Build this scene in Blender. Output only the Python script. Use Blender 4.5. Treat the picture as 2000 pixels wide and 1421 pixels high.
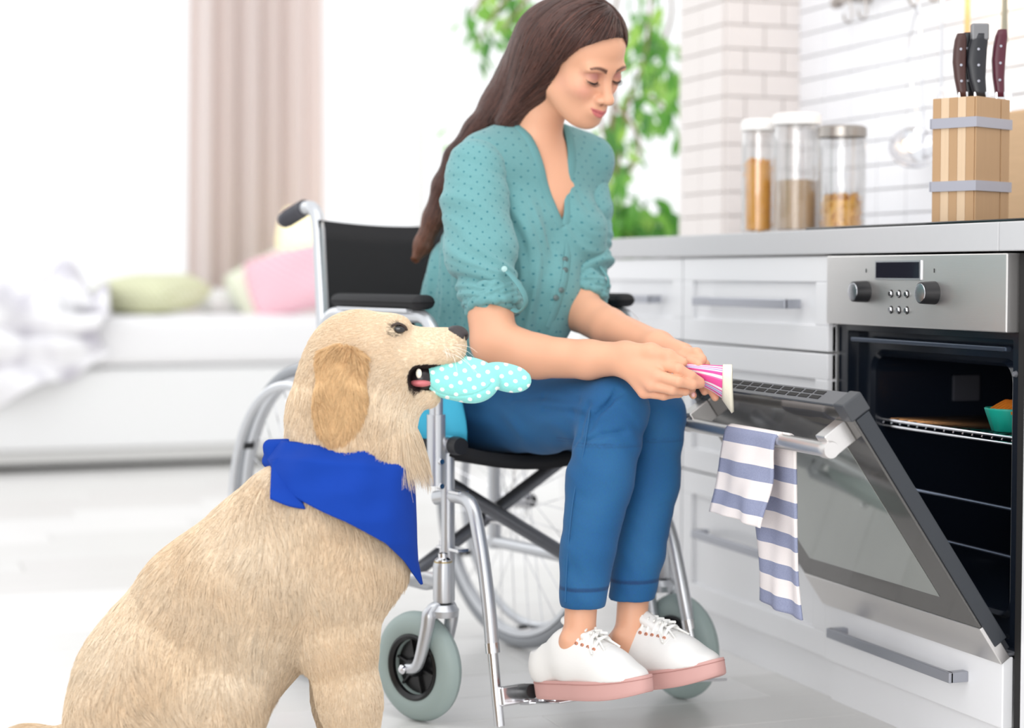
import bpy, bmesh, math, random
import numpy as np
from mathutils import Vector, Matrix
from mathutils.kdtree import KDTree
for o in list(bpy.data.objects): bpy.data.objects.remove(o)
scene = bpy.context.scene
COL = scene.collection
random.seed(7); RNG = np.random.default_rng(7)
# ---------------------------------------------------------------- camera
FPX = 3650.0; YAW = math.radians(19.4); PITCH = math.atan(180/FPX); CAMZ = 0.82
sy, cy, sp, cp = math.sin(YAW), math.cos(YAW), math.sin(PITCH), math.cos(PITCH)
FW = np.array([0, cp, -sp]); RT = np.array([1.0, 0, 0]); UP = np.array([0, sp, cp])
def K(px, py, b):
    """point seen at (px,py) at horizontal depth b: (lateral, depth, height), camera-yaw aligned metres"""
    d = FW + (px-1000)/FPX*RT + (710.5-py)/FPX*UP
    d = d*(b/d[1])
    return np.array([d[0], d[1], CAMZ+d[2]])
def toW(p):
    return Vector((p[0]*cy+p[1]*sy, -p[0]*sy+p[1]*cy, p[2]))
def W(px, py, b): return toW(K(px, py, b))
cam = bpy.data.cameras.new('camera'); camo = bpy.data.objects.new('camera', cam); COL.objects.link(camo)
camo.location = (0, 0, CAMZ); camo.rotation_euler = (math.pi/2-PITCH, 0, -YAW)
cam.sensor_width = 36; cam.lens = FPX/2000*36; cam.clip_start = .1; cam.clip_end = 100
cam.dof.use_dof = True; cam.dof.focus_distance = 3.12; cam.dof.aperture_fstop = 1.9
scene.camera = camo
# ---------------------------------------------------------------- light
w = bpy.data.worlds.new('sky'); scene.world = w; w.use_nodes = True
bgn = w.node_tree.nodes['Background']; bgn.inputs[0].default_value = (.97, .985, 1, 1); bgn.inputs[1].default_value = 1.18
def area(name, loc, target, size, power, col=(1, 1, 1)):
    l = bpy.data.lights.new(name, 'AREA'); l.shape = 'RECTANGLE'; l.size, l.size_y = size; l.energy = power; l.color = col
    o = bpy.data.objects.new(name, l); COL.objects.link(o); o.location = loc
    o.rotation_euler = (Vector(target)-Vector(loc)).to_track_quat('-Z', 'Y').to_euler(); return o
area('key_light', (-2.6, 1.2, 2.4), (1.0, 3.1, .6), (2.2, 2.0), 12, (1, .985, .96))  # unseen key light added at front left to model the figures
area('garden_window_light', (-.5, 7.6, 2.2), (1.0, 3.4, .8), (3.0, 1.8), 22, (1, 1, 1))
area('front_fill_light', (-1.1, -.9, 1.1), (1.7, 2.8, .3), (2.6, 1.8), 62, (1, .99, .975))  # unseen fill added on the camera side to brighten cabinet fronts and floor
area('overhead_fill_light', (.7, 2.0, 2.75), (1.0, 2.9, 0), (2.6, 2.2), 20, (1, .995, .985))  # unseen overhead fill, added to lift the dark floor on the right
scene.view_settings.view_transform = 'Standard'; scene.view_settings.look = 'None'
scene.view_settings.gamma = 1; scene.view_settings.use_curve_mapping = False; scene.view_settings.exposure = 0.05
scene.cycles.use_denoising = True
scene.cycles.max_bounces = 8; scene.cycles.transparent_max_bounces = 16
# ---------------------------------------------------------------- materials
def lin(c):
    c = [x/255 for x in c]
    return tuple((x/12.92 if x <= .04045 else ((x+.055)/1.055)**2.4) for x in c)+(1,)
class NT:
    def __init__(s, name):
        s.m = bpy.data.materials.new(name); s.m.use_nodes = True; s.t = s.m.node_tree; s.b = s.t.nodes['Principled BSDF']
    def n(s, typ, **kw):
        nd = s.t.nodes.new(typ)
        for k, v in kw.items():
            if k.startswith('i_'):
                key = k[2:]; key = int(key) if key.isdigit() else key
                if hasattr(v, 'is_output') or isinstance(v, bpy.types.NodeSocket): s.t.links.new(v, nd.inputs[key])
                else: nd.inputs[key].default_value = v
            else: setattr(nd, k, v)
        return nd
    def l(s, a, b): s.t.links.new(a, b)
    def math(s, op, a, b=0.0, c=0.0):
        nd = s.t.nodes.new('ShaderNodeMath'); nd.operation = op
        for i, v in enumerate((a, b, c)):
            if isinstance(v, bpy.types.NodeSocket): s.t.links.new(v, nd.inputs[i])
            else: nd.inputs[i].default_value = v
        return nd.outputs[0]
    def mix(s, f, a, b):
        nd = s.t.nodes.new('ShaderNodeMix'); nd.data_type = 'RGBA'
        for i, v in ((0, f), (6, a), (7, b)):
            if isinstance(v, bpy.types.NodeSocket): s.t.links.new(v, nd.inputs[i])
            else: nd.inputs[i].default_value = v
        return nd.outputs[2]
MC = {}
def mat(name, col, rough=.5, metal=0.0, spec=.5, noise=0.0, nscale=40, bump=0.0, bscale=200, sheen=0.0, coat=0.0, emit=0.0, stretch=(1, 1, 1), sss=0.0, bdist=.002):
    if name in MC: return MC[name]
    s = NT(name); b = s.b; c = lin(col)
    b.inputs['Base Color'].default_value = c; b.inputs['Roughness'].default_value = rough; b.inputs['Metallic'].default_value = metal
    b.inputs['Specular IOR Level'].default_value = spec
    if sheen: b.inputs['Sheen Weight'].default_value = sheen
    if coat: b.inputs['Coat Weight'].default_value = coat
    if sss:
        b.inputs['Subsurface Weight'].default_value = sss; b.inputs['Subsurface Radius'].default_value = (.012, .005, .003); b.inputs['Subsurface Scale'].default_value = .6
    if emit:
        b.inputs['Emission Color'].default_value = c; b.inputs['Emission Strength'].default_value = emit
    tc = s.n('ShaderNodeTexCoord'); mp = s.n('ShaderNodeMapping', i_0=tc.outputs['Object']); mp.inputs['Scale'].default_value = stretch
    if noise:
        nz = s.n('ShaderNodeTexNoise', i_0=mp.outputs[0]); nz.inputs['Scale'].default_value = nscale; nz.inputs['Detail'].default_value = 4
        dk = tuple(x*(1-noise) for x in c[:3])+(1,); lt = tuple(min(1, x*(1+noise*.6)) for x in c[:3])+(1,)
        s.l(s.mix(nz.outputs[0], dk, lt), b.inputs['Base Color'])
    if bump:
        nb = s.n('ShaderNodeTexNoise', i_0=mp.outputs[0]); nb.inputs['Scale'].default_value = bscale; nb.inputs['Detail'].default_value = 3
        bp = s.n('ShaderNodeBump', i_Height=nb.outputs[0]); bp.inputs['Strength'].default_value = bump; bp.inputs['Distance'].default_value = bdist
        s.l(bp.outputs[0], b.inputs['Normal'])
    MC[name] = s.m; return s.m
def attr_mat(name, attr, rough=.5, spec=.5, sheen=0, sss=0, bump=0, bscale=300, bdist=.001):
    s = NT(name); a = s.n('ShaderNodeAttribute', attribute_name=attr)
    s.l(a.outputs['Color'], s.b.inputs['Base Color']); s.b.inputs['Roughness'].default_value = rough; s.b.inputs['Specular IOR Level'].default_value = spec
    s.b.inputs['Sheen Weight'].default_value = sheen
    if sss:
        s.b.inputs['Subsurface Weight'].default_value = sss; s.b.inputs['Subsurface Radius'].default_value = (.012, .005, .003); s.b.inputs['Subsurface Scale'].default_value = .5
    if bump:
        tc = s.n('ShaderNodeTexCoord'); nb = s.n('ShaderNodeTexNoise', i_0=tc.outputs['Object']); nb.inputs['Scale'].default_value = bscale
        bp = s.n('ShaderNodeBump', i_Height=nb.outputs[0]); bp.inputs['Strength'].default_value = bump; bp.inputs['Distance'].default_value = bdist
        s.l(bp.outputs[0], s.b.inputs['Normal'])
    return s.m
def clear_mat(name, tint=(1, 1, 1), gl=.12, rough=.03):
    if name in MC: return MC[name]
    m = bpy.data.materials.new(name); m.use_nodes = True; t = m.node_tree; t.nodes.remove(t.nodes['Principled BSDF'])
    tr = t.nodes.new('ShaderNodeBsdfTransparent'); tr.inputs[0].default_value = tint+(1,)
    g = t.nodes.new('ShaderNodeBsdfGlossy'); g.inputs['Roughness'].default_value = rough
    fr = t.nodes.new('ShaderNodeLayerWeight'); fr.inputs[0].default_value = .35
    mx = t.nodes.new('ShaderNodeMixShader'); ml = t.nodes.new('ShaderNodeMath'); ml.operation = 'MULTIPLY_ADD'
    t.links.new(fr.outputs['Facing'], ml.inputs[0]); ml.inputs[1].default_value = .6; ml.inputs[2].default_value = gl*.3
    t.links.new(ml.outputs[0], mx.inputs[0]); t.links.new(tr.outputs[0], mx.inputs[1]); t.links.new(g.outputs[0], mx.inputs[2])
    t.links.new(mx.outputs[0], t.nodes['Material Output'].inputs[0]); MC[name] = m; return m
# ---------------------------------------------------------------- objects
def tag(o, label=None, cat=None, group=None, kind=None):
    if label: o['label'] = label
    if cat: o['category'] = cat
    if group: o['group'] = group
    if kind: o['kind'] = kind
    return o
def empty(name, loc, rz=0, label=None, cat=None, group=None, kind=None):
    o = bpy.data.objects.new(name, None); COL.objects.link(o); o.location = loc; o.rotation_euler = (0, 0, rz)
    o.empty_display_size = .05
    return tag(o, label, cat, group, kind)
def link(name, me, m=None, parent=None, smooth=None):
    o = bpy.data.objects.new(name, me); COL.objects.link(o)
    if m is not None: me.materials.append(m)
    if parent is not None: o.parent = parent
    return o
def pymesh(name, V, F, m=None, parent=None, smooth=True):
    me = bpy.data.meshes.new(name); me.from_pydata([tuple(map(float, v)) for v in V], [], F); me.update()
    if smooth: me.polygons.foreach_set('use_smooth', [True]*len(me.polygons))
    return link(name, me, m, parent)
def bm_obj(name, bm, m=None, parent=None, smooth=False, bevel=0, seg=2):
    if bevel: bmesh.ops.bevel(bm, geom=[e for e in bm.edges if e.calc_face_angle(0) > .5], offset=bevel, segments=seg, affect='EDGES', profile=.5)
    me = bpy.data.meshes.new(name); bm.to_mesh(me); bm.free()
    if smooth:
        me.polygons.foreach_set('use_smooth', [True]*len(me.polygons))
    return link(name, me, m, parent)
def add_box(bm, c, s, rot=None):
    r = bmesh.ops.create_cube(bm, size=1.0); M = Matrix.Translation(c) @ (rot.to_4x4() if rot is not None else Matrix.Identity(4)) @ Matrix.Diagonal((*s, 1))
    bmesh.ops.transform(bm, matrix=M, verts=r['verts']); return r['verts']
def box(name, c, s, m, parent=None, bevel=0, rot=None, seg=2):
    bm = bmesh.new(); add_box(bm, c, s, rot); return bm_obj(name, bm, m, parent, bevel=bevel, seg=seg)
def bounds(name, lo, hi, m, parent=None, bevel=0):
    return box(name, [(a+b)/2 for a, b in zip(lo, hi)], [abs(b-a) for a, b in zip(lo, hi)], m, parent, bevel)
def frames(P):
    P = [Vector(p) for p in P]; T = []
    for i in range(len(P)):
        a = P[max(i-1, 0)]; b = P[min(i+1, len(P)-1)]; T.append((b-a).normalized())
    n = T[0].orthogonal().normalized(); N = []
    for t in T:
        n = (n-t*n.dot(t)).normalized(); N.append(n.copy())
    return P, T, N
def tube_data(P, R, seg=12, caps=True, flat=None):
    P, T, N = frames(P); R = [R]*len(P) if not hasattr(R, '__len__') else R
    V, F = [], []
    for p, t, n, r in zip(P, T, N, R):
        b = t.cross(n)
        for k in range(seg):
            a = 2*math.pi*k/seg; V.append(p+n*(math.cos(a)*r)+b*(math.sin(a)*r*(flat or 1)))
    for i in range(len(P)-1):
        for k in range(seg):
            k2 = (k+1) % seg; F.append((i*seg+k, i*seg+k2, (i+1)*seg+k2, (i+1)*seg+k))
    if caps: F.append(tuple(range(seg))[::-1]); F.append(tuple((len(P)-1)*seg+k for k in range(seg)))
    return V, F
def smooth_path(P, n=6, closed=False):
    P = [np.array(p, float) for p in P]; out = []
    L = len(P)
    for i in range(L-1):
        p0 = P[max(i-1, 0)]; p1 = P[i]; p2 = P[i+1]; p3 = P[min(i+2, L-1)]
        for k in range(n):
            t = k/n; out.append(.5*((2*p1)+(-p0+p2)*t+(2*p0-5*p1+4*p2-p3)*t*t+(-p0+3*p1-3*p2+p3)*t**3))
    out.append(P[-1]); return out
def merge_data(L):
    V, F = [], []
    for v, f in L:
        o = len(V); V += list(v); F += [tuple(i+o for i in q) for q in f]
    return V, F
def auto_smooth(o, ang=40):
    o.data.set_sharp_from_angle(angle=math.radians(ang)); return o
def tube(name, P, R, m, parent=None, seg=12, sm=0, caps=True, flat=None):
    if sm:
        n0 = len(P); P = smooth_path(P, sm)
        if hasattr(R, '__len__'): R = np.interp(np.linspace(0, n0-1, len(P)), range(n0), R)
    V, F = tube_data(P, R, seg, caps, flat); o = pymesh(name, V, F, m, parent); return auto_smooth(o)
def lathe_data(prof, seg=32, c=(0, 0, 0), axis='Z'):
    V, F = [], []
    for r, z in prof:
        for k in range(seg):
            a = 2*math.pi*k/seg; x, y = r*math.cos(a), r*math.sin(a)
            v = {'Z': (x, y, z), 'X': (z, x, y), 'Y': (x, z, y)}[axis]; V.append(tuple(v[i]+c[i] for i in range(3)))
    n = len(prof)
    for i in range(n-1):
        for k in range(seg):
            k2 = (k+1) % seg; q = (i*seg+k, i*seg+k2, (i+1)*seg+k2, (i+1)*seg+k); F.append(q if axis != 'Y' else q[::-1])
    return V, F
def lathe(name, prof, m, parent=None, seg=32, c=(0, 0, 0), axis='Z', ang=35):
    V, F = lathe_data(prof, seg, c, axis); o = pymesh(name, V, F, m, parent)
    return auto_smooth(o, ang)
def place(o, loc, M=None):
    o.location = loc
    if M is not None: o.rotation_euler = M.to_euler()
    return o
# ---------------------------------------------------------------- signed-distance sculpting
class SDF:
    def __init__(s): s.p = []
    def cap(s, a, b, r1, r2=None, k=.02, op='u', tagv=0, flow=None, fl=None, squash=None):
        r2 = r1 if r2 is None else r2; a = np.array(a, float); b = np.array(b, float); R = max(r1, r2)
        s.p.append(dict(t='c', a=a, b=b, r1=r1, r2=r2, k=k, op=op, lo=np.minimum(a, b)-R, hi=np.maximum(a, b)+R, flow=flow, fl=fl, tag=tagv)); return s
    def chain(s, pts, k=.02, op='u', **kw):
        for (p, r), (q, r2) in zip(pts[:-1], pts[1:]): s.cap(p, q, r, r2, k, op, **kw)
        return s
    def ell(s, c, r, M=None, k=.02, op='u', flow=None, fl=None, tagv=0):
        c = np.array(c, float); r = np.array(r, float); M = np.eye(3) if M is None else np.array(M, float)   # columns of M = axes
        ext = np.sqrt(((M*r)**2).sum(1))
        s.p.append(dict(t='e', c=c, r=r, M=M, k=k, op=op, lo=c-ext, hi=c+ext, flow=flow, fl=fl, tag=tagv)); return s
    def one(s, q, P):
        if q['t'] == 'c':
            ab = q['b']-q['a']; L = max(float(ab@ab), 1e-12); pa = P-q['a'].astype(P.dtype)
            h = np.clip((pa@ab.astype(P.dtype))/L, 0, 1); d = pa-h[..., None]*ab.astype(P.dtype)
            return np.sqrt((d*d).sum(-1))-(q['r1']+h*(q['r2']-q['r1']))
        l = (P-q['c'].astype(P.dtype))@q['M'].astype(P.dtype); k0 = np.sqrt(((l/q['r'].astype(P.dtype))**2).sum(-1)); k1 = np.sqrt(((l/(q['r']**2).astype(P.dtype))**2).sum(-1))+1e-9
        return k0*(k0-1)/k1
    def comb(s, F, d, q):
        k = q['k']
        if q['op'] == 'u':
            h = np.maximum(k-np.abs(F-d), 0)/k; return np.minimum(F, d)-h*h*k*.25
        h = np.maximum(k-np.abs(F+d), 0)/k; return np.maximum(F, -d)+h*h*k*.25
    def eval(s, P):
        F = np.full(P.shape[:-1], 10.0)
        for q in s.p: F = s.comb(F, s.one(q, P), q)
        return F
    def grad(s, P, e=.002):
        g = np.stack([s.eval(P+np.eye(3)[i]*e)-s.eval(P-np.eye(3)[i]*e) for i in range(3)], -1)
        return g/(np.linalg.norm(g, axis=-1, keepdims=True)+1e-9)
    def mesh(s, h=.004, post=None, lo=None, hi=None):
        U = [q for q in s.p if q['op'] == 'u']
        if lo is None: lo = np.min([q['lo'] for q in U], 0)-3*h-.01
        if hi is None: hi = np.max([q['hi'] for q in U], 0)+3*h+.01
        n = np.ceil((hi-lo)/h).astype(int)+1
        ax = [(lo[i]+h*np.arange(n[i])).astype(np.float32) for i in range(3)]
        F = np.full(n, .05, np.float32)
        for q in s.p:
            m = q['k']+2.5*h
            i0 = np.clip(np.floor((q['lo']-m-lo)/h).astype(int), 0, n); i1 = np.clip(np.ceil((q['hi']+m-lo)/h).astype(int)+1, 0, n)
            if (i1 <= i0).any(): continue
            sl = tuple(slice(a, b) for a, b in zip(i0, i1))
            P = np.stack(np.meshgrid(*[ax[i][sl[i]] for i in range(3)], indexing='ij'), -1)
            F[sl] = s.comb(F[sl], s.one(q, P).astype(np.float32), q)
        if post is not None:
            P = np.stack(np.meshgrid(*ax, indexing='ij'), -1); F = post(P, F)
        return surface_nets(F, lo, h)
def surface_nets(F, lo, h):
    n = np.array(F.shape); ins = F < 0
    c = np.zeros(n-1, np.int8)
    for i in (0, 1):
        for j in (0, 1):
            for k in (0, 1): c += ins[i:n[0]-1+i, j:n[1]-1+j, k:n[2]-1+k]
    act = np.argwhere((c > 0) & (c < 8)); ids = np.full(n-1, -1, np.int64); ids[tuple(act.T)] = np.arange(len(act))
    S = np.zeros((len(act), 3)); Wt = np.zeros(len(act))
    cs = [(i, j, k) for i in (0, 1) for j in (0, 1) for k in (0, 1)]
    val = {q: F[act[:, 0]+q[0], act[:, 1]+q[1], act[:, 2]+q[2]] for q in cs}
    for q in cs:
        for a in range(3):
            if q[a] == 0:
                r = list(q); r[a] = 1; r = tuple(r); v0, v1 = val[q], val[r]; m = (v0 < 0) != (v1 < 0)
                t = np.where(m, v0/(np.where(m, v0-v1, 1)), 0); p = np.array(q, float)[None].repeat(len(act), 0); p[:, a] = t
                S += p*m[:, None]; Wt += m
    V = lo+h*(act+S/Wt[:, None])
    Q = []
    for a in range(3):
        b, c2 = (a+1) % 3, (a+2) % 3
        s0 = [slice(None)]*3; s1 = [slice(None)]*3; s0[a] = slice(0, n[a]-1); s1[a] = slice(1, n[a])
        ch = ins[tuple(s0)] != ins[tuple(s1)]; e = np.argwhere(ch)
        e = e[(e[:, b] > 0) & (e[:, c2] > 0) & (e[:, b] < n[b]-1) & (e[:, c2] < n[c2]-1)]
        g = lambda db, dc: ids[tuple((e-np.array([db if i == b else dc if i == c2 else 0 for i in range(3)])).T)]
        q = np.stack([g(0, 0), g(1, 0), g(1, 1), g(0, 1)], 1); fl = ins[tuple(e.T)]
        q[~fl] = q[~fl][:, ::-1]; Q.append(q)
    return V, np.concatenate(Q)
def np_mesh(name, V, Q, m=None, parent=None, col=None, uv=None, smooth_it=0, attr='col'):
    Q = np.asarray(Q); me = bpy.data.meshes.new(name)
    if smooth_it:
        E = np.concatenate([Q[:, [0, 1]], Q[:, [1, 2]], Q[:, [2, 3]], Q[:, [3, 0]]]); V = V.copy()
        for _ in range(smooth_it):
            A = np.zeros_like(V); N = np.zeros(len(V)); np.add.at(A, E[:, 0], V[E[:, 1]]); np.add.at(A, E[:, 1], V[E[:, 0]]); np.add.at(N, E[:, 0], 1); np.add.at(N, E[:, 1], 1)
            V = V*.5+.5*A/np.maximum(N, 1)[:, None]
    me.vertices.add(len(V)); me.vertices.foreach_set('co', V.astype(np.float32).ravel())
    nf = len(Q); k = Q.shape[1]; me.loops.add(nf*k); me.loops.foreach_set('vertex_index', Q.astype(np.int32).ravel())
    me.polygons.add(nf); me.polygons.foreach_set('loop_start', np.arange(0, nf*k, k, dtype=np.int32)); me.polygons.foreach_set('loop_total', np.full(nf, k, np.int32))
    me.polygons.foreach_set('use_smooth', np.ones(nf, bool)); me.update(calc_edges=True); me.validate()
    if col is not None:
        a = me.color_attributes.new(attr, 'FLOAT_COLOR', 'POINT'); c4 = np.ones((len(V), 4), np.float32); c4[:, :3] = col; a.data.foreach_set('color', c4.ravel())
    if uv is not None:
        u = me.uv_layers.new(name='UVMap'); u.data.foreach_set('uv', uv[Q.ravel()].astype(np.float32).ravel())
    return link(name, me, m, parent)
def linc(c): return np.array(lin(c)[:3])
def vnormals(V, Q):
    n = np.cross(V[Q[:, 2]]-V[Q[:, 0]], V[Q[:, 3]]-V[Q[:, 1]]); N = np.zeros_like(V)
    for i in range(4): np.add.at(N, Q[:, i], n)
    return N/(np.linalg.norm(N, axis=1, keepdims=True)+1e-12)
def sample_faces(V, Q, N, cnt, weight=None):
    a = np.linalg.norm(np.cross(V[Q[:, 2]]-V[Q[:, 0]], V[Q[:, 3]]-V[Q[:, 1]]), axis=1)
    if weight is not None: a = a*weight[Q].mean(1)
    i = RNG.choice(len(Q), cnt, p=a/a.sum()); q = Q[i]; u = RNG.random((cnt, 1)); v = RNG.random((cnt, 1))
    f = lambda X: (X[q[:, 0]]*(1-u)+X[q[:, 1]]*u)*(1-v)+(X[q[:, 3]]*(1-u)+X[q[:, 2]]*u)*v
    nn = f(N); return f(V), nn/np.linalg.norm(nn, axis=1, keepdims=True)
def curves_obj(name, PTS, rad, m, parent=None, col=None):
    """PTS (n,k,3), rad (k,) or (n,k)"""
    n, k, _ = PTS.shape; hc = bpy.data.hair_curves.new(name); hc.add_curves([k]*n)
    hc.points.foreach_set('position', PTS.astype(np.float32).ravel())
    r = np.broadcast_to(rad, (n, k)).astype(np.float32); hc.points.foreach_set('radius', r.ravel())
    if col is not None:
        a = hc.attributes.new('col', 'FLOAT_COLOR', 'CURVE'); c4 = np.ones((n, 4), np.float32); c4[:, :3] = col; a.data.foreach_set('color', c4.ravel())
    o = bpy.data.objects.new(name, hc); COL.objects.link(o); hc.materials.append(m)
    if parent is not None: o.parent = parent
    o['kind'] = 'stuff'; return o
# ---------------------------------------------------------------- shared materials
M_white = mat('white_paint', (238, 238, 238), .45, noise=.01, nscale=3)
M_lacq = mat('white_lacquer', (236, 236, 238), .22, spec=.5)
M_counter = mat('grey_laminate', (196, 196, 198), .35, noise=.02, nscale=60)
M_steel = mat('brushed_steel', (222, 219, 217), .34, .9, bump=.15, bscale=60, stretch=(1, .4, 30), bdist=.0006)
M_chrome = mat('chrome', (225, 225, 228), .12, 1.0)
M_alu = mat('silver_painted_tube', (206, 208, 212), .32, .7)
M_black = mat('black_plastic', (28, 28, 31), .4)
M_enamel = mat('dark_blue_enamel', (18, 24, 34), .18, spec=.6)
M_dark = mat('dark_gap', (24, 22, 22), .7)
M_handle = mat('satin_handle', (168, 170, 178), .35, .8)
XF = 1.766; XW = 2.366                               # cabinet front plane, tiled wall plane
# floor of long pale planks
fl = empty('floor', (0, 0, 0), kind='structure')
M_pl = []
for i, c in enumerate(((226, 224, 221), (221, 219, 216), (230, 228, 226), (217, 214, 211))):
    M_pl.append(mat('plank_%s' % 'abcd'[i], c, .3, noise=.05, nscale=6, stretch=(.35, 5, 1), spec=.5))
M_fl = mat('floor_underlay', (176, 172, 168), .8)
bounds('underlay', (-3.3, .2, -.03), (5.3, 9.2, -.009), M_fl, fl)
pm = {}
yy = .25; row = 0; PWD = .185
while yy < 9.1:
    x0 = -3.3+((row*.47) % 1.28)-1.28
    XE = 2.36 if yy < 4.5 else 5.2
    while x0 < XE-.03:
        a, b_ = max(x0, -3.3), min(x0+1.28, XE)
        if b_-a > .02:
            key = (round(b_-a, 3), (row*3+int((x0+9)*2)) % 4)
            if key not in pm:
                o = box('plank', (0, 0, 0), (b_-a-.0016, PWD-.0016, .008), M_pl[key[1]], fl, bevel=.0009, seg=1); pm[key] = o
            else:
                o = pm[key].copy(); COL.objects.link(o)
            o.location = ((a+b_)/2, yy+PWD/2, -.004)
        x0 += 1.28
    yy += PWD; row += 1
# back wall with its windows
YB = 9.05
wb = empty('wall_back', (0, YB, 0), kind='structure')
def wbp(x0, x1, z0, z1): bounds('wall_panel', (x0, 0, z0), (x1, .18, z1), M_white, wb)
ZS, ZT = .62, 2.6
W1 = (-1.3, 1.62); W2 = (2.0, 4.5)
wbp(-3.5, W1[0], 0, 3); wbp(W1[1], W2[0], 0, 3); wbp(W1[0], W1[1], 0, ZS); wbp(W1[0], W1[1], ZT, 3)
wbp(W2[0], W2[1], 0, .12); wbp(W2[0], W2[1], ZT, 3); wbp(W2[1], 5.3, 0, 3)
M_frame = mat('window_frame_white', (244, 244, 242), .4)
M_glass = clear_mat('window_glass', gl=.05)
def window(name, x0, x1, z0, z1, mull):
    t = empty(name, ((x0+x1)/2, YB+.06, z0), kind='structure'); hw = (x1-x0)/2; h = z1-z0
    for s in (-1, 1): box('frame_post', (s*(hw-.03), 0, h/2), (.06, .06, h), M_frame, t, .004)
    for z in (.03, h-.03): box('frame_rail', (0, 0, z), (2*hw-.12, .06, .06), M_frame, t, .004)
    for m_ in mull: box('mullion', (m_-(x0+x1)/2, 0, h/2), (.045, .05, h-.12), M_frame, t, .004)
    box('pane', (0, .005, h/2), (2*hw-.12, .006, h-.12), M_glass, t)
window('window_1', W1[0], W1[1], ZS, ZT, (-.35, .62))
window('window_2', W2[0], W2[1], .12, ZT, (2.72, 3.6))
bounds('trim_1', (W1[0]-.05, YB-.10, ZS-.03), (W1[1]+.05, YB+.03, ZS), M_frame)['kind'] = 'structure'
# tiled kitchen wall + pillar
M_tile = mat('white_glazed_tile', (240, 240, 243), .18)
M_tile2 = mat('white_wall_brick', (226, 219, 216), .5, bump=.2, bscale=80)
M_grout = mat('grout', (236, 233, 232), .8)
wr = empty('wall_right', (XW, 3.5, 0), kind='structure')
bounds('wall_panel', (.006, -2.0, 0), (.16, .93, 2.7), M_grout, wr)
tm = None; TW, TH = .134, .060
def tile_at(parent, loc, size, m, cache={}):
    k = (tuple(round(v, 4) for v in size), m.name)
    if k not in cache: o = box('tile', (0, 0, 0), size, m, parent, .0012, seg=1); cache[k] = o
    else:
        o = cache[k].copy(); COL.objects.link(o); o.parent = parent
    o.location = loc; return o
for r in range(12):
    for c in range(10):
        yv = .925-TW*(c+.5)
        tile_at(wr, (0, yv, .9+TH*(r+.5)), (.012, TW-.003, TH-.003), M_tile)
pl = empty('wall_pillar', (2.149, 4.43, 0), kind='structure')
bounds('pillar_core', (.004, .006, 0), (.38, .27, 2.7), mat('pillar_grout', (224, 216, 212), .8), pl)
for r in range(17):
    z = .78+.062*(r+.5)
    off = .11 if r % 2 else .0
    for a, b_ in (((0, .11), (.11, .22)) if not off else ((0, .055), (.055, .165), (.165, .22))):
        tile_at(pl, ((a+b_)/2, 0, z), (b_-a-.003, .012, .059), M_tile2)
    for a, b_ in ((0, .135), (.135, .27)):
        tile_at(pl, (0, (a+b_)/2+.006, z), (.012, b_-a-.003, .059), M_tile2)
# ---------------------------------------------------------------- kitchen units
def shaker(name, parent, y0, y1, z0, z1, inset=.05):
    """drawer front in the plane x=0 (local), proud border and recessed field"""
    bm = bmesh.new(); t = .019
    add_box(bm, (0, (y0+y1)/2, (z0+z1)/2), (t-.007, y1-y0, z1-z0))
    fr = t; w_ = inset
    add_box(bm, (-.005, (y0+y1)/2, z0+w_/2), (t, y1-y0, w_)); add_box(bm, (-.005, (y0+y1)/2, z1-w_/2), (t, y1-y0, w_))
    add_box(bm, (-.005, y0+w_/2, (z0+z1)/2), (t, w_, z1-z0-2*w_)); add_box(bm, (-.005, y1-w_/2, (z0+z1)/2), (t, w_, z1-z0-2*w_))
    return bm_obj(name, bm, M_lacq, parent, bevel=.0018, seg=2)
def bar_handle(parent, y0, y1, z, x=-.015, m=None):
    bm = bmesh.new()
    add_box(bm, (x-.033, (y0+y1)/2, z), (.009, y1-y0, .018))
    add_box(bm, (x-.017, y0+.008, z), (.034, .016, .018)); add_box(bm, (x-.017, y1-.008, z), (.034, .016, .018))
    return bm_obj('handle', bm, m or M_handle, parent, bevel=.0015)
def cabinet(y0, y1, label, handle_rows, fronts):
    t = empty('kitchen_cabinet', (XF, y0, 0), label=label, cat='cabinet'); L = y1-y0
    bounds('body', (.018, .001, .0), (.585, L-.001, .850), M_white, t)
    bounds('plinth', (.004, .001, 0), (.016, L-.001, .074), M_lacq, t)
    for (z0, z1), hz in zip(fronts, handle_rows):
        d = shaker('drawer', t, .002, L-.002, z0, z1)
        d.location = (0, 0, 0)
        bar_handle(d, .11, L-.13, hz)
    return t
FR = [(.667, .850), (.381, .663), (.079, .377)]
cabinet(3.158, 3.823, 'white drawer cabinet with grooved fronts beside the oven', (.757, .54, .25), FR)
cabinet(3.826, 4.34, 'white drawer cabinet farthest from the oven, half hidden by the woman', (.757, .54, .25), FR)
# cabinet past the oven, only its edge shows
t = empty('kitchen_cabinet', (XF, 1.94, 0), label='narrow edge of white cabinet right of the oven at the picture edge', cat='cabinet')
bounds('body', (.01, 0, 0), (.585, .595, .85), M_white, t); bounds('side_panel', (-.008, .0, .0), (.009, .593, .85), M_lacq, t)
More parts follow.
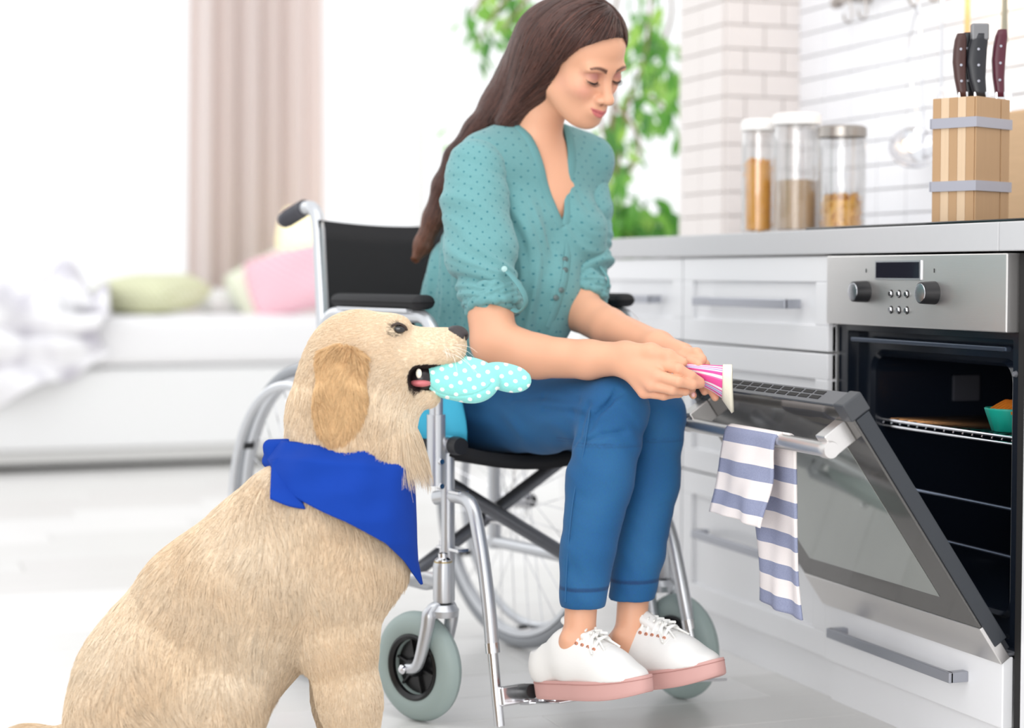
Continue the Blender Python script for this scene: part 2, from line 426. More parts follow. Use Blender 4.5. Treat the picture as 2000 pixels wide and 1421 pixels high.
# worktop
ct = empty('worktop', (XF, 1.9, .8535), label='light grey laminate worktop running over the white drawers and oven', cat='worktop')
bounds('slab', (-.022, .69, 0), (.6, 2.47, .047), M_counter, ct, .002)
bounds('slab', (-.022, 0, 0), (.6, .688, .047), M_counter, ct, .002)
bounds('trim_strip', (-.016, 1.27, -.0025), (-.002, 2.46, 0), mat('strip_grey', (150, 146, 146), .5), ct)  # plain grey strip below the worktop's front edge
hb = empty('cooktop', (2.05, 2.95, .900), label='thin black glass cooktop let into the grey worktop above the oven', cat='cooktop')
bounds('glass_plate', (-.29, -.5, 0), (.22, .32, .006), mat('black_glass', (14, 14, 16), .06), hb, .002)
for cx, cyy, r in ((-.13, -.15, .09), (-.13, .16, .075), (.1, -.15, .075), (.1, .16, .09)):
    lathe('burner_ring', [(r, .0061), (r+.003, .0066), (r+.006, .0061)], mat('ring_print', (90, 90, 94), .4), hb, 32, (cx, cyy, 0))
# ---------------------------------------------------------------- oven
OY0, OY1 = 2.563, 3.155; OL = OY1-OY0
ov = empty('oven', (XF, OY0, 0), label='built-in stainless steel oven with its door hanging open', cat='oven')
cp_ = bounds('control_panel', (-.022, .002, .722), (.004, OL-.002, .850), M_steel, ov, .002)
bounds('display', (-.0245, .255, .806), (-.021, .408, .840), mat('display_frame', (200, 200, 204), .3, .8), cp_)
bounds('display_screen', (-.0252, .259, .809), (-.0242, .404, .837), mat('display_glass', (34, 34, 44), .07), cp_)
M_knobface = mat('knob_face', (200, 200, 204), .22, 1.0, bump=.3, bscale=900, stretch=(1, 1, 1), bdist=.0003)
for ky in (.443, .215):
    k = lathe('knob', [(.0, -.052), (.0, -.052)][:0]+[(.0155, -.050), (.0185, -.0485), (.0192, -.04), (.0200, -.022), (.0215, -.0215)], M_black, ov, 40, (0, ky, .784), 'X')
    lathe('knob_face', [(0, -.0512), (.012, -.0512), (.0158, -.0508), (.0165, -.049)], M_knobface, k, 40, (0, ky, .784), 'X')
    box('knob_mark', (-.0225, ky, .822), (.001, .0015, .007), M_black, k)
for r in range(2):
    for c in range(3):
        b_ = lathe('button', [(0, -.0262), (.0042, -.0262), (.0052, -.0250), (.0055, -.022)], M_chrome, ov, 16, (0, .355-.0265*c, .781-.0285*r), 'X')
        lathe('button_ring', [(.0056, -.0224), (.0066, -.0232), (.0072, -.022)], M_dark, b_, 20, (0, .355-.0265*c, .781-.0285*r), 'X')
# oven chassis: flange with a rounded opening, cavity
ch = bmesh.new()
ZO0, ZO1 = .20, .722
def rrect(y0, y1, z0, z1, r, n=6):
    out = []
    for cyy, cz, a0 in ((y1-r, z1-r, 0), (y0+r, z1-r, 90), (y0+r, z0+r, 180), (y1-r, z0+r, 270)):
        for i in range(n+1):
            a = math.radians(a0+90*i/n); out.append((cyy+r*math.cos(a), cz+r*math.sin(a)))
    return out
RO = [(.0, rrect(.004, OL-.004, ZO0, ZO1, .002)), (.012, rrect(.004, OL-.004, ZO0, ZO1, .002))]
V, F = [], []
rings = [(.006, rrect(.001, OL-.001, ZO0, ZO1-.001, .002)), (.006, rrect(.022, OL-.035, ZO0+.02, ZO1-.012, .004)), (.028, rrect(.024, OL-.038, ZO0+.02, ZO1-.014, .004)),
         (.030, rrect(.040, OL-.085, ZO0+.045, ZO1-.045, .035)), (.022, rrect(.046, OL-.092, ZO0+.050, ZO1-.052, .033)), (.030, rrect(.052, OL-.098, ZO0+.056, ZO1-.058, .03)),
         (.05, rrect(.054, OL-.1, ZO0+.058, ZO1-.06, .03)), (.44, rrect(.056, OL-.102, ZO0+.06, ZO1-.062, .03))]
n = len(rings[0][1])
for x, rr in rings: V += [(x, y, z) for y, z in rr]
for i in range(len(rings)-1):
    for k in range(n): F.append((i*n+k, i*n+(k+1) % n, (i+1)*n+(k+1) % n, (i+1)*n+k))
F.append(tuple((len(rings)-1)*n+k for k in range(n)))
o = pymesh('chassis', V, F, M_enamel, ov); auto_smooth(o, 30)
bounds('casing', (.03, .006, ZO0-.01), (.46, .03, .85), M_enamel, ov); bounds('casing', (.03, OL-.03, ZO0-.01), (.46, OL-.006, .85), M_enamel, ov)
box('vent_bar', (.006, OL/2-.01, .694), (.012, OL-.09, .008), mat('vent_bar', (70, 80, 96), .3, .6), ov, .002)
bounds('gap_strip', (.0, -.022, .08), (.01, -.001, .85), M_dark, ov)
lathe('screw', [(0, -.001), (.004, -.001), (.0055, .004)], M_handle, ov, 14, (.0, .011, .655), 'X')
M_rack = mat('rack_chrome', (205, 205, 210), .2, 1.0)
def rack(z, full=True):
    o = empty('oven_rack', (0, 0, 0)); o.parent = ov
    return o
L_ = []
zr = .545
L_.append(tube_data([(.045, .06, zr), (.045, OL-.10, zr)], .0032, 8)); L_.append(tube_data([(.43, .06, zr), (.43, OL-.10, zr)], .0032, 8))
for i in range(15):
    y = .075+i*(OL-.18)/14; L_.append(tube_data([(.042, y, zr-.006), (.045, y, zr-.001), (.06, y, zr+.001), (.43, y, zr+.001)], .0015, 6))
L_.append(tube_data([(.046, .06, zr-.011), (.046, OL-.10, zr-.011)], .0026, 8))
V, F = merge_data(L_); auto_smooth(pymesh('wire_rack', V, F, M_rack, ov))
M_runner = mat('runner_wire', (120, 130, 150), .25, .9)
for z in (.425, .345):
    for x in (.048, .43): tube('wire_runner', [(x, .057, z), (x, OL-.10, z)], .003, M_runner, ov, 8)
box('side_lamp', (.22, OL-.106, .6), (.06, .006, .05), mat('lamp_cover', (60, 62, 70), .2), ov, .003)
# door: local frame, hinge along y at origin, u up the door, v outward normal
DV = Vector((1.48-XF, 0, .628-.213)); DLn = DV.length; DV.normalize(); DN = Vector((-DV.z, 0, DV.x))
def dq(u, y, v): return Vector((-.004, 0, .213))+DV*u+DN*v+Vector((0, y, 0))
RD = Matrix((( DN.x, 0, DV.x), (0, 1, 0), (DN.z, 0, DV.z)))
def dbox(name, u, y, v, m, parent, bevel=.0015):
    c = dq((u[0]+u[1])/2, (y[0]+y[1])/2, (v[0]+v[1])/2)
    return box(name, c, (abs(v[1]-v[0]), abs(y[1]-y[0]), abs(u[1]-u[0])), m, parent, bevel, RD)
door = dbox('door', (.0, DLn-.012), (.004, OL-.004), (.002, .026), mat('door_core', (46, 48, 53), .45), ov)
M_dglass = mat('door_glass_border', (96, 94, 92), .07, .55, spec=.8)
M_dpane = mat('door_glass_window', (176, 180, 176), .05, .75, spec=.8)
dbox('outer_glass', (.062, DLn-.002), (.002, OL-.002), (.026, .0305), M_dglass, door, .001)
dbox('window_pane', (.112, DLn-.085), (.075, OL-.075), (.0306, .0314), M_dpane, door, .0003)
dbox('steel_strip', (-.012, .0615), (.000, OL-.000), (.012, .032), M_steel, door)
dbox('top_rail', (DLn-.013, DLn), (.004, OL-.004), (-.004, .030), mat('top_rail_grey', (88, 88, 92), .35, .3), door)
for s in (0, 1):
    y = .017 if s == 0 else OL-.017
    dbox('corner_cap', (DLn-.03, DLn+.003), (y-.017, y+.017), (-.006, .033), mat('corner_plastic', (64, 66, 70), .45), door, .003)
for i in range(11):
    for j in range(2):
        y = .10+i*.038
        dbox('vent_slot', (DLn-.002, DLn+.0008), (y, y+.030), (.001+.012*j, .009+.012*j), M_dark, door, .0002)
dbox('side_edge', (.02, DLn-.03), (-.002, .004), (.0, .026), mat('door_edge', (44, 48, 54), .4), door)
hA, hB = dq(DLn-.052, .045, .078), dq(DLn-.052, OL-.045, .078)
hb_ = tube('door_handle', [hA, hB], .0125, M_steel, door, 20)
for y in (.045, OL-.045):
    dbox('handle_bracket', (DLn-.068, DLn-.030), (y-.016, y+.016), (.030, .074), M_steel, hb_, .002)
    lathe('handle_end', [(0, -.003), (.013, -.003), (.0142, 0), (.0142, .018), (.0125, .019)], M_steel, hb_, 20, tuple(dq(DLn-.052, y-(.02 if y < .3 else -.002), .078)), 'Y')
# oven drawer
od = empty('warming_drawer_cabinet', (XF, OY0, 0), label='white warming drawer with long bar handle below the open oven', cat='cabinet')
bounds('body', (.02, .01, .005), (.55, OL-.01, .186), M_white, od)
f_ = bounds('front', (-.02, .002, .079), (.0, OL-.002, .196), M_lacq, od, .002)
bounds('plinth', (-.004, .001, 0), (.016, OL-.001, .074), M_lacq, od)
bounds('shelf_lip', (-.012, .002, .198), (.012, OL-.002, .203), M_handle, od, .001)
bar_handle(f_, .10, OL-.075, .145, -.02)
# silicone cake mould on the rack
mo = empty('silicone_mould', (XF+.10, OY0+.166, .548), label='teal ribbed silicone mould on the oven rack', cat='baking mould')
M_teal = mat('teal_silicone', (24, 170, 150), .45)
V, F = [], []
for i, (s, z) in enumerate(((.7, 0), (.98, .05), (1, .055), (.95, .054), (.68, .006))):
    for k in range(28):
        a = 2*math.pi*k/28; rr = s*(.058+.003*math.cos(14*a)); V.append((rr*math.cos(a), rr*math.sin(a), z))
for i in range(4):
    for k in range(28): F.append((i*28+k, i*28+(k+1) % 28, (i+1)*28+(k+1) % 28, (i+1)*28+k))
F.append(tuple(4*28+k for k in range(28))); F.append(tuple(range(28))[::-1]); pymesh('cup', V, F, M_teal, mo)
mo.scale = (.72, .72, .72)
M_bis = mat('golden_biscuit', (226, 130, 34), .6, noise=.3, nscale=60, emit=0)
for i in range(7):
    a = -.045+.015*i
    st = tube('biscuit_stick', [(-.03, a, .045), (.02, a+.004, .066), (.035, a+.006, .062)], [.0045, .0055, .004], M_bis, None, 8, sm=3)
    st.location = mo.location; st.scale = (.72, .72, .72); tag(st, 'golden biscuit stick in the teal mould, one of a tight row', 'biscuit', 'biscuit sticks in the mould')
ol = bpy.data.lights.new('oven_lamp', 'POINT'); ol.energy = .12; ol.color = (1, .5, .2); ol.shadow_soft_size = .02
olo = bpy.data.objects.new('oven_lamp', ol); COL.objects.link(olo); olo.location = (XF+.22, OY0+.15, .645)
# ---------------------------------------------------------------- daybed under the window
M_fab = mat('white_cotton', (240, 239, 240), .9, sheen=.2, bump=.1, bscale=120)
YD = 7.85
db = empty('daybed', (1.0, YD, 0), label='low white daybed with thick mattress along the window', cat='daybed')
bounds('plinth', (-1.9, .0, .030), (1.42, .9, .085), mat('plinth_grey', (206, 205, 203), .5), db, .004)
bounds('foot_gap_shade', (-1.85, .06, 0), (1.38, .86, .030), M_dark, db)  # dark block stands in for the shadow gap under the plinth
bounds('front_panel', (-1.896, -.008, .09), (1.416, .014, .41), M_white, db, .006)
bounds('base', (-1.9, .015, .085), (1.42, .9, .42), M_white, db)
def pillow_mesh(name, sx, sy_, sz, m, parent=None, n=22, puff=.55, seed=0, corner=.06):
    V, F = [], []; r = random.Random(seed)
    for s in (1, -1):
        for i in range(n+1):
            for j in range(n+1):
                u, v = -1+2*i/n, -1+2*j/n
                pin = 1-corner*(u*u*v*v)*1.5-corner*.8*((1-u*u)*v*v*.5+(1-v*v)*u*u*.5)
                h = max(0, (1-u**4)*(1-v**4))**puff
                w_ = .06*math.sin(5*u+seed)*math.cos(4*v)*h
                V.append((u*sx/2*pin, v*sy_/2*pin, s*sz/2*(h+w_)))
    N = (n+1)**2
    for s in (0, 1):
        for i in range(n):
            for j in range(n):
                q = (s*N+i*(n+1)+j, s*N+(i+1)*(n+1)+j, s*N+(i+1)*(n+1)+j+1, s*N+i*(n+1)+j+1); F.append(q if s == 0 else q[::-1])
    o = pymesh(name, V, F, m, parent)
    bm = bmesh.new(); bm.from_mesh(o.data); bmesh.ops.remove_doubles(bm, verts=bm.verts, dist=1e-5); bm.to_mesh(o.data); bm.free()
    o.data.polygons.foreach_set('use_smooth', [True]*len(o.data.polygons)); return o
bm = bmesh.new(); add_box(bm, (-.24, .45, .53), (3.32, .92, .21)); bm_obj('mattress', bm, M_fab, db, smooth=True, bevel=.05, seg=5)
# pillows
def weave(name, c1, c2, sc, rough=.9):
    s = NT(name); tc = s.n('ShaderNodeTexCoord'); ck = s.n('ShaderNodeTexWave', i_0=tc.outputs['Object'], wave_type='BANDS', bands_direction='DIAGONAL'); ck.inputs['Scale'].default_value = sc
    ck2 = s.n('ShaderNodeTexWave', i_0=tc.outputs['Object'], wave_type='BANDS', bands_direction='X'); ck2.inputs['Scale'].default_value = sc*1.2
    f = s.math('MULTIPLY', ck.outputs[1], ck2.outputs[1]); s.l(s.mix(f, lin(c1), lin(c2)), s.b.inputs['Base Color']); s.b.inputs['Roughness'].default_value = rough; return s.m
def dstand(name, px, py, b, size, m, rot, label, cat='pillow', corner=.06):
    o = pillow_mesh(name, *size, m, seed=int(px), corner=corner); o.location = W(px, py, b); o.rotation_euler = (Matrix.Rotation(rot[2], 3, 'Z') @ Matrix.Rotation(rot[0], 3, 'X') @ Matrix.Rotation(-rot[1], 3, 'Z')).to_euler(); return tag(o, label, cat)
dstand('pillow', 292, 574, 8.12, (.44, .42, .165), weave('olive_weave', (206, 208, 168), (238, 238, 216), 18), (math.radians(5), math.radians(3), -.75), 'pale olive green woven pillow lying on the white daybed')
dstand('pillow', 575, 548, 8.12, (.42, .30, .14), weave('pink_weave', (240, 176, 192), (254, 240, 243), 16), (math.radians(68), math.radians(-16), -.25), 'pink and white patterned pillow propped up behind the wheelchair handle')
dstand('pillow', 528, 556, 8.36, (.36, .29, .12), mat('pale_lime_fabric', (238, 243, 222), .9), (math.radians(66), math.radians(-30), -.2), 'pale lime pillow leaning behind the pink one')
dstand('pillow', 428, 588, 8.42, (.24, .22, .10), M_fab, (.2, 0, .4), 'small white pillow between the olive and the pink pillow')
# cream lamp behind the pink pillow
lp = empty('table_lamp', W(583, 496, 8.72), label='cream yellow glowing lamp shade seen under the wheelchair push handle', cat='lamp')
M_shade = mat('lamp_shade_glow', (255, 242, 196), .8, emit=.7)
lathe('lamp_shade', [(.055, .21), (.085, .15), (.1, .06), (.085, -.02), (.05, -.06)], M_shade, lp, 32)
lathe('lamp_base', [(.0, -.24), (.07, -.24), (.07, -.22), (.015, -.2), (.015, -.05)], M_white, lp, 24)
# chunky throw hanging over the daybed
s = NT('knitted_throw'); tc = s.n('ShaderNodeTexCoord'); nz = s.n('ShaderNodeTexNoise', i_0=tc.outputs['Object']); nz.inputs['Scale'].default_value = 5; nz.inputs['Detail'].default_value = 1
rp = s.n('ShaderNodeValToRGB', i_0=nz.outputs[0]); rp.color_ramp.elements[0].position = .42; rp.color_ramp.elements[1].position = .56
rp.color_ramp.elements[0].color = lin((204, 201, 209)); rp.color_ramp.elements[1].color = lin((246, 245, 247)); s.l(rp.outputs[0], s.b.inputs['Base Color']); s.b.inputs['Roughness'].default_value = .95
M_throw = s.m
def throw():
    nu, nv = 70, 90; V, F = [], []
    for i in range(nu+1):
        u = i/nu
        for j in range(nv+1):
            v = j/nv; L = .50+1.02*v     # path: over the mattress, then down its front
            if v < .42: y = .62-.66*(v/.42); z = .655+.09*math.sin(9*u+3*v)**2
            else: y = -.055; z = .64-(v-.42)/.58*(.42*(1-.75*u**1.5)+.05)
            lump = .065*math.sin(13*u+4*math.sin(5*v))*math.sin(9*v+3*u)+.03*math.sin(23*u-7*v)
            x = -1.72+.92*u+.05*math.sin(7*v)*(1-.3*v)
            V.append((x, y-(lump+.03 if v > .40 else 0), z+(abs(lump)*1.2+.01 if v <= .42 else lump*.3)))
    for i in range(nu):
        for j in range(nv): a = i*(nv+1)+j; F.append((a, a+1, a+nv+2, a+nv+1))
    o = pymesh('throw_blanket', V, F, M_throw); m_ = o.modifiers.new('t', 'SOLIDIFY'); m_.thickness = .02; m_.offset = 1
    o.location = (1.78, YD, 0); return tag(o, 'white and grey crumpled throw hanging over the daybed at the left edge', 'blanket')
throw()
# curtain
def curtain(name, x0, x1, y, m, label, amp=.045, folds=9, z0=.03, z1=2.75, seed=1, spread=.04):
    r = random.Random(seed); nu = 260; V, F = [], []; ph = [r.uniform(-.6, .6) for _ in range(folds+2)]
    for k, z in enumerate(np.linspace(z0, z1, 14)):
        t = k/13
        for i in range(nu+1):
            u = i/nu; f = u*folds; a = 2*math.pi*f+ph[int(f)]*math.sin(math.pi*(f % 1))
            x = x0+(x1-x0)*u-spread*(1-t)*(1-u)*1.2; V.append((x+.012*math.sin(a*2), y+amp*math.sin(a)*(1-.25*t)+.012*math.sin(3.1*f+2), z))
    for k in range(13):
        for i in range(nu): a = k*(nu+1)+i; F.append((a, a+1, a+nu+2, a+nu+1))
    o = pymesh(name, V, F, m); return tag(o, label, 'curtain')
s = NT('rose_beige_curtain'); s.b.inputs['Base Color'].default_value = lin((249, 238, 234)); s.b.inputs['Roughness'].default_value = .95; s.b.inputs['Sheen Weight'].default_value = .2
tl = s.n('ShaderNodeBsdfTranslucent'); tl.inputs[0].default_value = lin((240, 226, 220)); mx = s.n('ShaderNodeMixShader'); mx.inputs[0].default_value = .22
s.l(s.b.outputs[0], mx.inputs[1]); s.l(tl.outputs[0], mx.inputs[2]); s.l(mx.outputs[0], s.t.nodes['Material Output'].inputs[0]); M_curt = s.m
pL, pR = W(350, 300, 9.3), W(620, 300, 9.3)
curtain('curtain', pL.x, pR.x, 8.93, M_curt, 'rose beige floor length curtain in deep folds beside the window', folds=6, amp=.085)
s = NT('sheer_white'); s.b.inputs['Base Color'].default_value = (.95, .95, .95, 1); tr = s.n('ShaderNodeBsdfTransparent'); mx = s.n('ShaderNodeMixShader'); mx.inputs[0].default_value = .65
s.l(s.b.outputs[0], mx.inputs[1]); s.l(tr.outputs[0], mx.inputs[2]); s.l(mx.outputs[0], s.t.nodes['Material Output'].inputs[0]); M_sheer = s.m
# green potted plant on the daybed end table (small leaves behind pillows)
def leaf_mesh(name, L, Wd, m, bend=.25, n=6):
    V, F = [], []
    for i in range(n+1):
        t = i/n; w_ = Wd/2*math.sin(math.pi*t**.8)**.9*(1-.15*t); z = -bend*L*t*t
        V += [(t*L, -w_, z+w_*.35), (t*L, 0, z), (t*L, w_, z+w_*.35)]
    for i in range(n): a = 3*i; F += [(a, a+3, a+4, a+1), (a+1, a+4, a+5, a+2)]
    me = bpy.data.meshes.new(name); me.from_pydata(V, [], F); me.polygons.foreach_set('use_smooth', [True]*len(me.polygons)); me.materials.append(m); return me
def leafmat(name, c, tl_=.35):
    s = NT(name); s.b.inputs['Base Color'].default_value = lin(c); s.b.inputs['Roughness'].default_value = .4
    t_ = s.n('ShaderNodeBsdfTranslucent'); t_.inputs[0].default_value = lin(tuple(min(255, int(x*1.25)) for x in c)); mx = s.n('ShaderNodeMixShader'); mx.inputs[0].default_value = tl_
    s.l(s.b.outputs[0], mx.inputs[1]); s.l(t_.outputs[0], mx.inputs[2]); s.l(mx.outputs[0], s.t.nodes['Material Output'].inputs[0]); return s.m
LM = [leafmat('leaf_green_a', (98, 158, 66)), leafmat('leaf_green_b', (132, 184, 84)), leafmat('leaf_green_c', (78, 132, 62)), leafmat('leaf_green_d', (160, 200, 96))]
LV = [leaf_mesh('leaf', .072, .034, m) for m in LM]; LB = [leaf_mesh('leaf', .12, .07, m) for m in LM]
def put_leaf(me, parent, loc, rx, ry, rz, sc=1):
    o = bpy.data.objects.new('leaf', me); COL.objects.link(o); o.parent = parent; o.location = loc; o.rotation_euler = (rx, ry, rz); o.scale = (sc, sc, sc); return o
r = random.Random(5)
gp = empty('potted_plant', W(505, 578, 8.62), label='small bright green bushy plant peeking over the lime pillow', cat='plant')
lathe('pot', [(0, -.1), (.05, -.1), (.065, 0), (.06, 0), (.05, -.01), (0, -.01)], M_white, gp, 24)
for i in range(70):
    a = r.uniform(0, 6.28); e = r.uniform(.1, 1.5); rr = r.uniform(.02, .12)
    put_leaf(LV[3 if r.random() < .6 else 1], gp, (rr*math.cos(a)*math.cos(e), rr*math.sin(a)*math.cos(e), .02+rr*math.sin(e)), r.uniform(-.5, .5), -e*.7, a, r.uniform(.7, 1.1))
# ficus tree
ft = empty('ficus_tree', W(1190, 1000, 5.9)*1.0, label='slender ficus tree with small glossy leaves behind the woman', cat='tree')
ft.location.z = 0; base = Vector(ft.location)
def loc_(px, py, b): return W(px, py, b)-base
M_bark = mat('ficus_bark', (150, 122, 98), .8, noise=.15, nscale=60)
lathe('pot', [(0, 0), (.14, 0), (.17, .3), (.15, .3), (.14, .27), (0, .27)], M_white, ft, 32)
lathe('soil', [(0, .275), (.142, .275)], mat('soil', (70, 56, 46), .9), ft, 24)
br = [[(1190, 900), (1196, 620), (1192, 450), (1186, 320), (1200, 200), (1190, 90), (1210, -60), (1190, -300)],
      [(1189, 400), (1210, 300), (1225, 200), (1260, 110), (1270, 0), (1280, -150)], [(1210, 300), (1180, 260), (1165, 170), (1140, 60), (1120, -80)],
      [(1225, 200), (1265, 190), (1300, 215), (1318, 262)], [(1260, 110), (1295, 80), (1310, 20), (1300, -60)], [(1120, -80), (1060, -40), (1000, -10), (960, 40), (930, 90)],
      [(1000, -10), (950, -10), (915, 35)], [(1190, 90), (1230, 60), (1280, 40)], [(1200, 200), (1240, 250), (1250, 300), (1225, 340)], [(1060, -40), (1010, 20), (985, 60)], [(1189, 330), (1220, 330), (1235, 310)]]
for i, bb in enumerate(br):
    P = [loc_(x+r.uniform(-3, 3), y, 5.75+(.12*math.sin(i*2+k*.7) if i else 0)) for k, (x, y) in enumerate(bb)]
    tube('branch' if i else 'trunk', P, [.012*(1-.8*k/len(P)) if not i else .006*(1-.6*k/len(P)) for k in range(len(P))], M_bark, ft, 7, sm=4)
def scatter(n, poly_pts, meshes, tree, rad, brange, sc=(.75, 1.2)):
    for i in range(n):
        px, py = poly_pts[r.randrange(len(poly_pts))]; px += r.gauss(0, rad[0]); py += r.gauss(0, rad[1]); b = r.uniform(*brange)
        w_ = r.random()
        put_leaf(meshes[0 if w_ < .35 else 1 if w_ < .65 else 2 if w_ < .88 else 3], tree, loc_(px, py, b), r.uniform(-1.0, 1.0), r.uniform(.2, 1.3), r.uniform(0, 6.28), r.uniform(*sc))
scatter(34, [(960, 0), (920, 45), (945, 75), (940, 105), (975, 50), (985, 75), (1000, 30), (935, 15), (955, 100)], LV, ft, (12, 12), (5.6, 5.9))
scatter(30, [(1010, 20), (1015, 60), (1005, 0), (1040, 0)], LV, ft, (14, 22), (5.8, 6.1))
scatter(176, [(1240, 10), (1290, 20), (1300, 90), (1270, 140), (1255, 180), (1290, 190), (1310, 240), (1240, 210), (1215, 225), (1265, 60), (1235, 120), (1300, 150), (1318, 180), (1270, 230), (1225, 290), (1200, 250), (1225, 330), (1255, 95)], LV, ft, (15, 20), (5.5, 6.1))
scatter(12, [(1205, 320), (1210, 350), (1190, 400), (880, 255)], LV, ft, (10, 14), (5.6, 5.9))
p2 = empty('potted_plant', W(1240, 560, 5.6), label='broad leaved plant just above the far end of the worktop', cat='plant')
p2.location.z = 0; base = Vector(p2.location)
lathe('pot', [(0, 0), (.12, 0), (.16, .45), (.14, .45), (.13, .42), (0, .42)], M_white, p2, 32)
for i in range(9):
    x = 1185+i*14; tube('stem', [loc_(1240, 700, 5.6), loc_(1235+(x-1235)*.5, 560, 5.6), loc_(x, 440+10*math.sin(i*2), 5.6+.05*math.sin(i*3))], [.006, .004, .002], LM[2], p2, 6, sm=4)
scatter(66, [(1200, 440), (1215, 415), (1240, 420), (1265, 395), (1285, 400), (1270, 440), (1225, 450), (1285, 440), (1195, 420)], LB, p2, (13, 16), (5.5, 5.75), (.6, .95))
# ---------------------------------------------------------------- things on the worktop
ZC = .9
M_cglass = clear_mat('canister_glass', (.97, .97, .97), .25)
def on_top(px, b):
    p = W(px, 450, b); p.z = ZC; return p
def canister(px, b, rad, hgt, fill, fm, lidm, label, group='glass canisters on the worktop', square=False):
    t = empty('storage_canister', on_top(px, b), -YAW, label=label, cat='canister', group=group)
    lathe('glass_body', [(0, .001), (rad*.96, .001), (rad, .006), (rad, hgt), (rad*.96, hgt+.002), (rad*.95, hgt), (rad*.95, .01), (0, .009)], M_cglass, t, 40)
    lathe('lid', [(0, hgt+.028), (rad*.9, hgt+.028), (rad*1.04, hgt+.024), (rad*1.05, hgt+.004), (rad*.97, hgt+.003)], lidm, t, 40)
    return t
M_lidw = mat('white_lid', (246, 244, 242), .3); M_lids = mat('steel_lid', (170, 164, 158), .3, .9)
M_pasta = mat('dry_pasta', (246, 176, 54), .6, noise=.15, nscale=50); M_grain = mat('grain_fill', (206, 178, 146), .9, noise=.12, nscale=500, bump=.5, bscale=500); M_flake = mat('corn_flakes', (240, 184, 78), .6, noise=.25, nscale=60)
c1 = canister(1481, 4.12, .037, .225, .15, None, M_lidw, 'tall glass canister of orange pasta with white lid, farthest left')
c2 = canister(1555, 4.05, .050, .232, .1, None, M_lidw, 'tall glass canister of beige grain with white lid, in the middle')
c3 = canister(1643, 3.98, .050, .200, .07, None, M_lids, 'glass canister of yellow flakes with a grey steel lid')
lathe('grain', [(0, .012), (.046, .012), (.0465, .115), (.03, .118), (0, .117)], M_grain, c2, 32)
r = random.Random(3)
L_ = []
for i in range(150):      # short macaroni, one part kind stuff
    rr = .024*math.sqrt(r.random()); a = r.uniform(0, 6.28); z = .015+.148*r.random(); c = Vector((rr*math.cos(a), rr*math.sin(a), z)); d = Vector((r.gauss(0, 1), r.gauss(0, 1), r.gauss(0, 1))).normalized()*.010
    L_.append(tube_data([c-d, c+Vector((0, 0, .002)), c+d], .0045, 6))
V, F = merge_data(L_); pymesh('pasta', V, F, M_pasta, c1)['kind'] = 'stuff'
lathe('pasta_fill', [(0, .012), (.028, .012), (.029, .155), (0, .16)], M_pasta, c1, 20)
V, F = [], []
for i in range(260):
    rr = .042*math.sqrt(r.random()); a = r.uniform(0, 6.28); z = .014+.068*r.random()
    R_ = Matrix.Rotation(r.uniform(0, 6.3), 3, Vector((r.gauss(0, 1), r.gauss(0, 1), r.gauss(0, 1))).normalized()); o_ = len(V)
    for q in ((0, 0, -.002), (.009, 0, .001), (.004, .008, .002), (-.006, .006, 0), (-.008, -.003, .002), (.001, -.008, .001)): V.append(Vector((rr*math.cos(a), rr*math.sin(a), z))+R_ @ Vector(q))
    for k in range(5): F.append((o_, o_+1+k, o_+1+(k+1) % 5))
pymesh('flakes', V, F, M_flake, c3)['kind'] = 'stuff'
lathe('flake_fill', [(0, .012), (.04, .012), (.041, .07), (0, .075)], M_flake, c3, 20)
# knife block
KB = on_top(1893, 3.38); KB.z = .9062; kb = empty('knife_block', KB, -YAW+math.radians(45), label='light wood knife block with two steel bands', cat='knife block')
HB = .223
M_wl = mat('beech_light', (218, 190, 158), .55, noise=.10, nscale=14, stretch=(1, 14, .6)); M_wd = mat('beech', (184, 148, 110), .55, noise=.08, nscale=18, stretch=(9, 1, .5))
# right face = -y side after rotation (width .115 along x), left face = -x side (width .085 along y)
wx, wy = .115, .085
for i in range(5):
    y0 = -wy/2+i*wy/5; bounds('wood_layer', (-wx/2, y0+.0002, 0), (wx/2, y0+wy/5-.0002, HB), M_wl if i % 2 else M_wd, kb, .0006)
bounds('wood_face', (-wx/2+.002, -wy/2-.003, 0), (wx/2-.032, -wy/2, HB), M_wd, kb, .0005); bounds('wood_face', (wx/2-.028, -wy/2-.003, 0), (wx/2, -wy/2, HB), M_wd, kb, .0005)
M_band = mat('band_steel', (176, 176, 186), .35, .7)
for z in (.168, .056):
    bm = bmesh.new(); e = .0035
    add_box(bm, (0, -wy/2-.003-e/2, z+.01), (wx+2*e, e, .018)); add_box(bm, (0, wy/2+e/2, z+.01), (wx+2*e, e, .018)); add_box(bm, (-wx/2-e/2, -.001, z+.01), (e, wy+.004, .018)); add_box(bm, (wx/2+e/2, -.001, z+.01), (e, wy+.004, .018))
    bm_obj('steel_band', bm, M_band, kb)['kind'] = 'stuff'
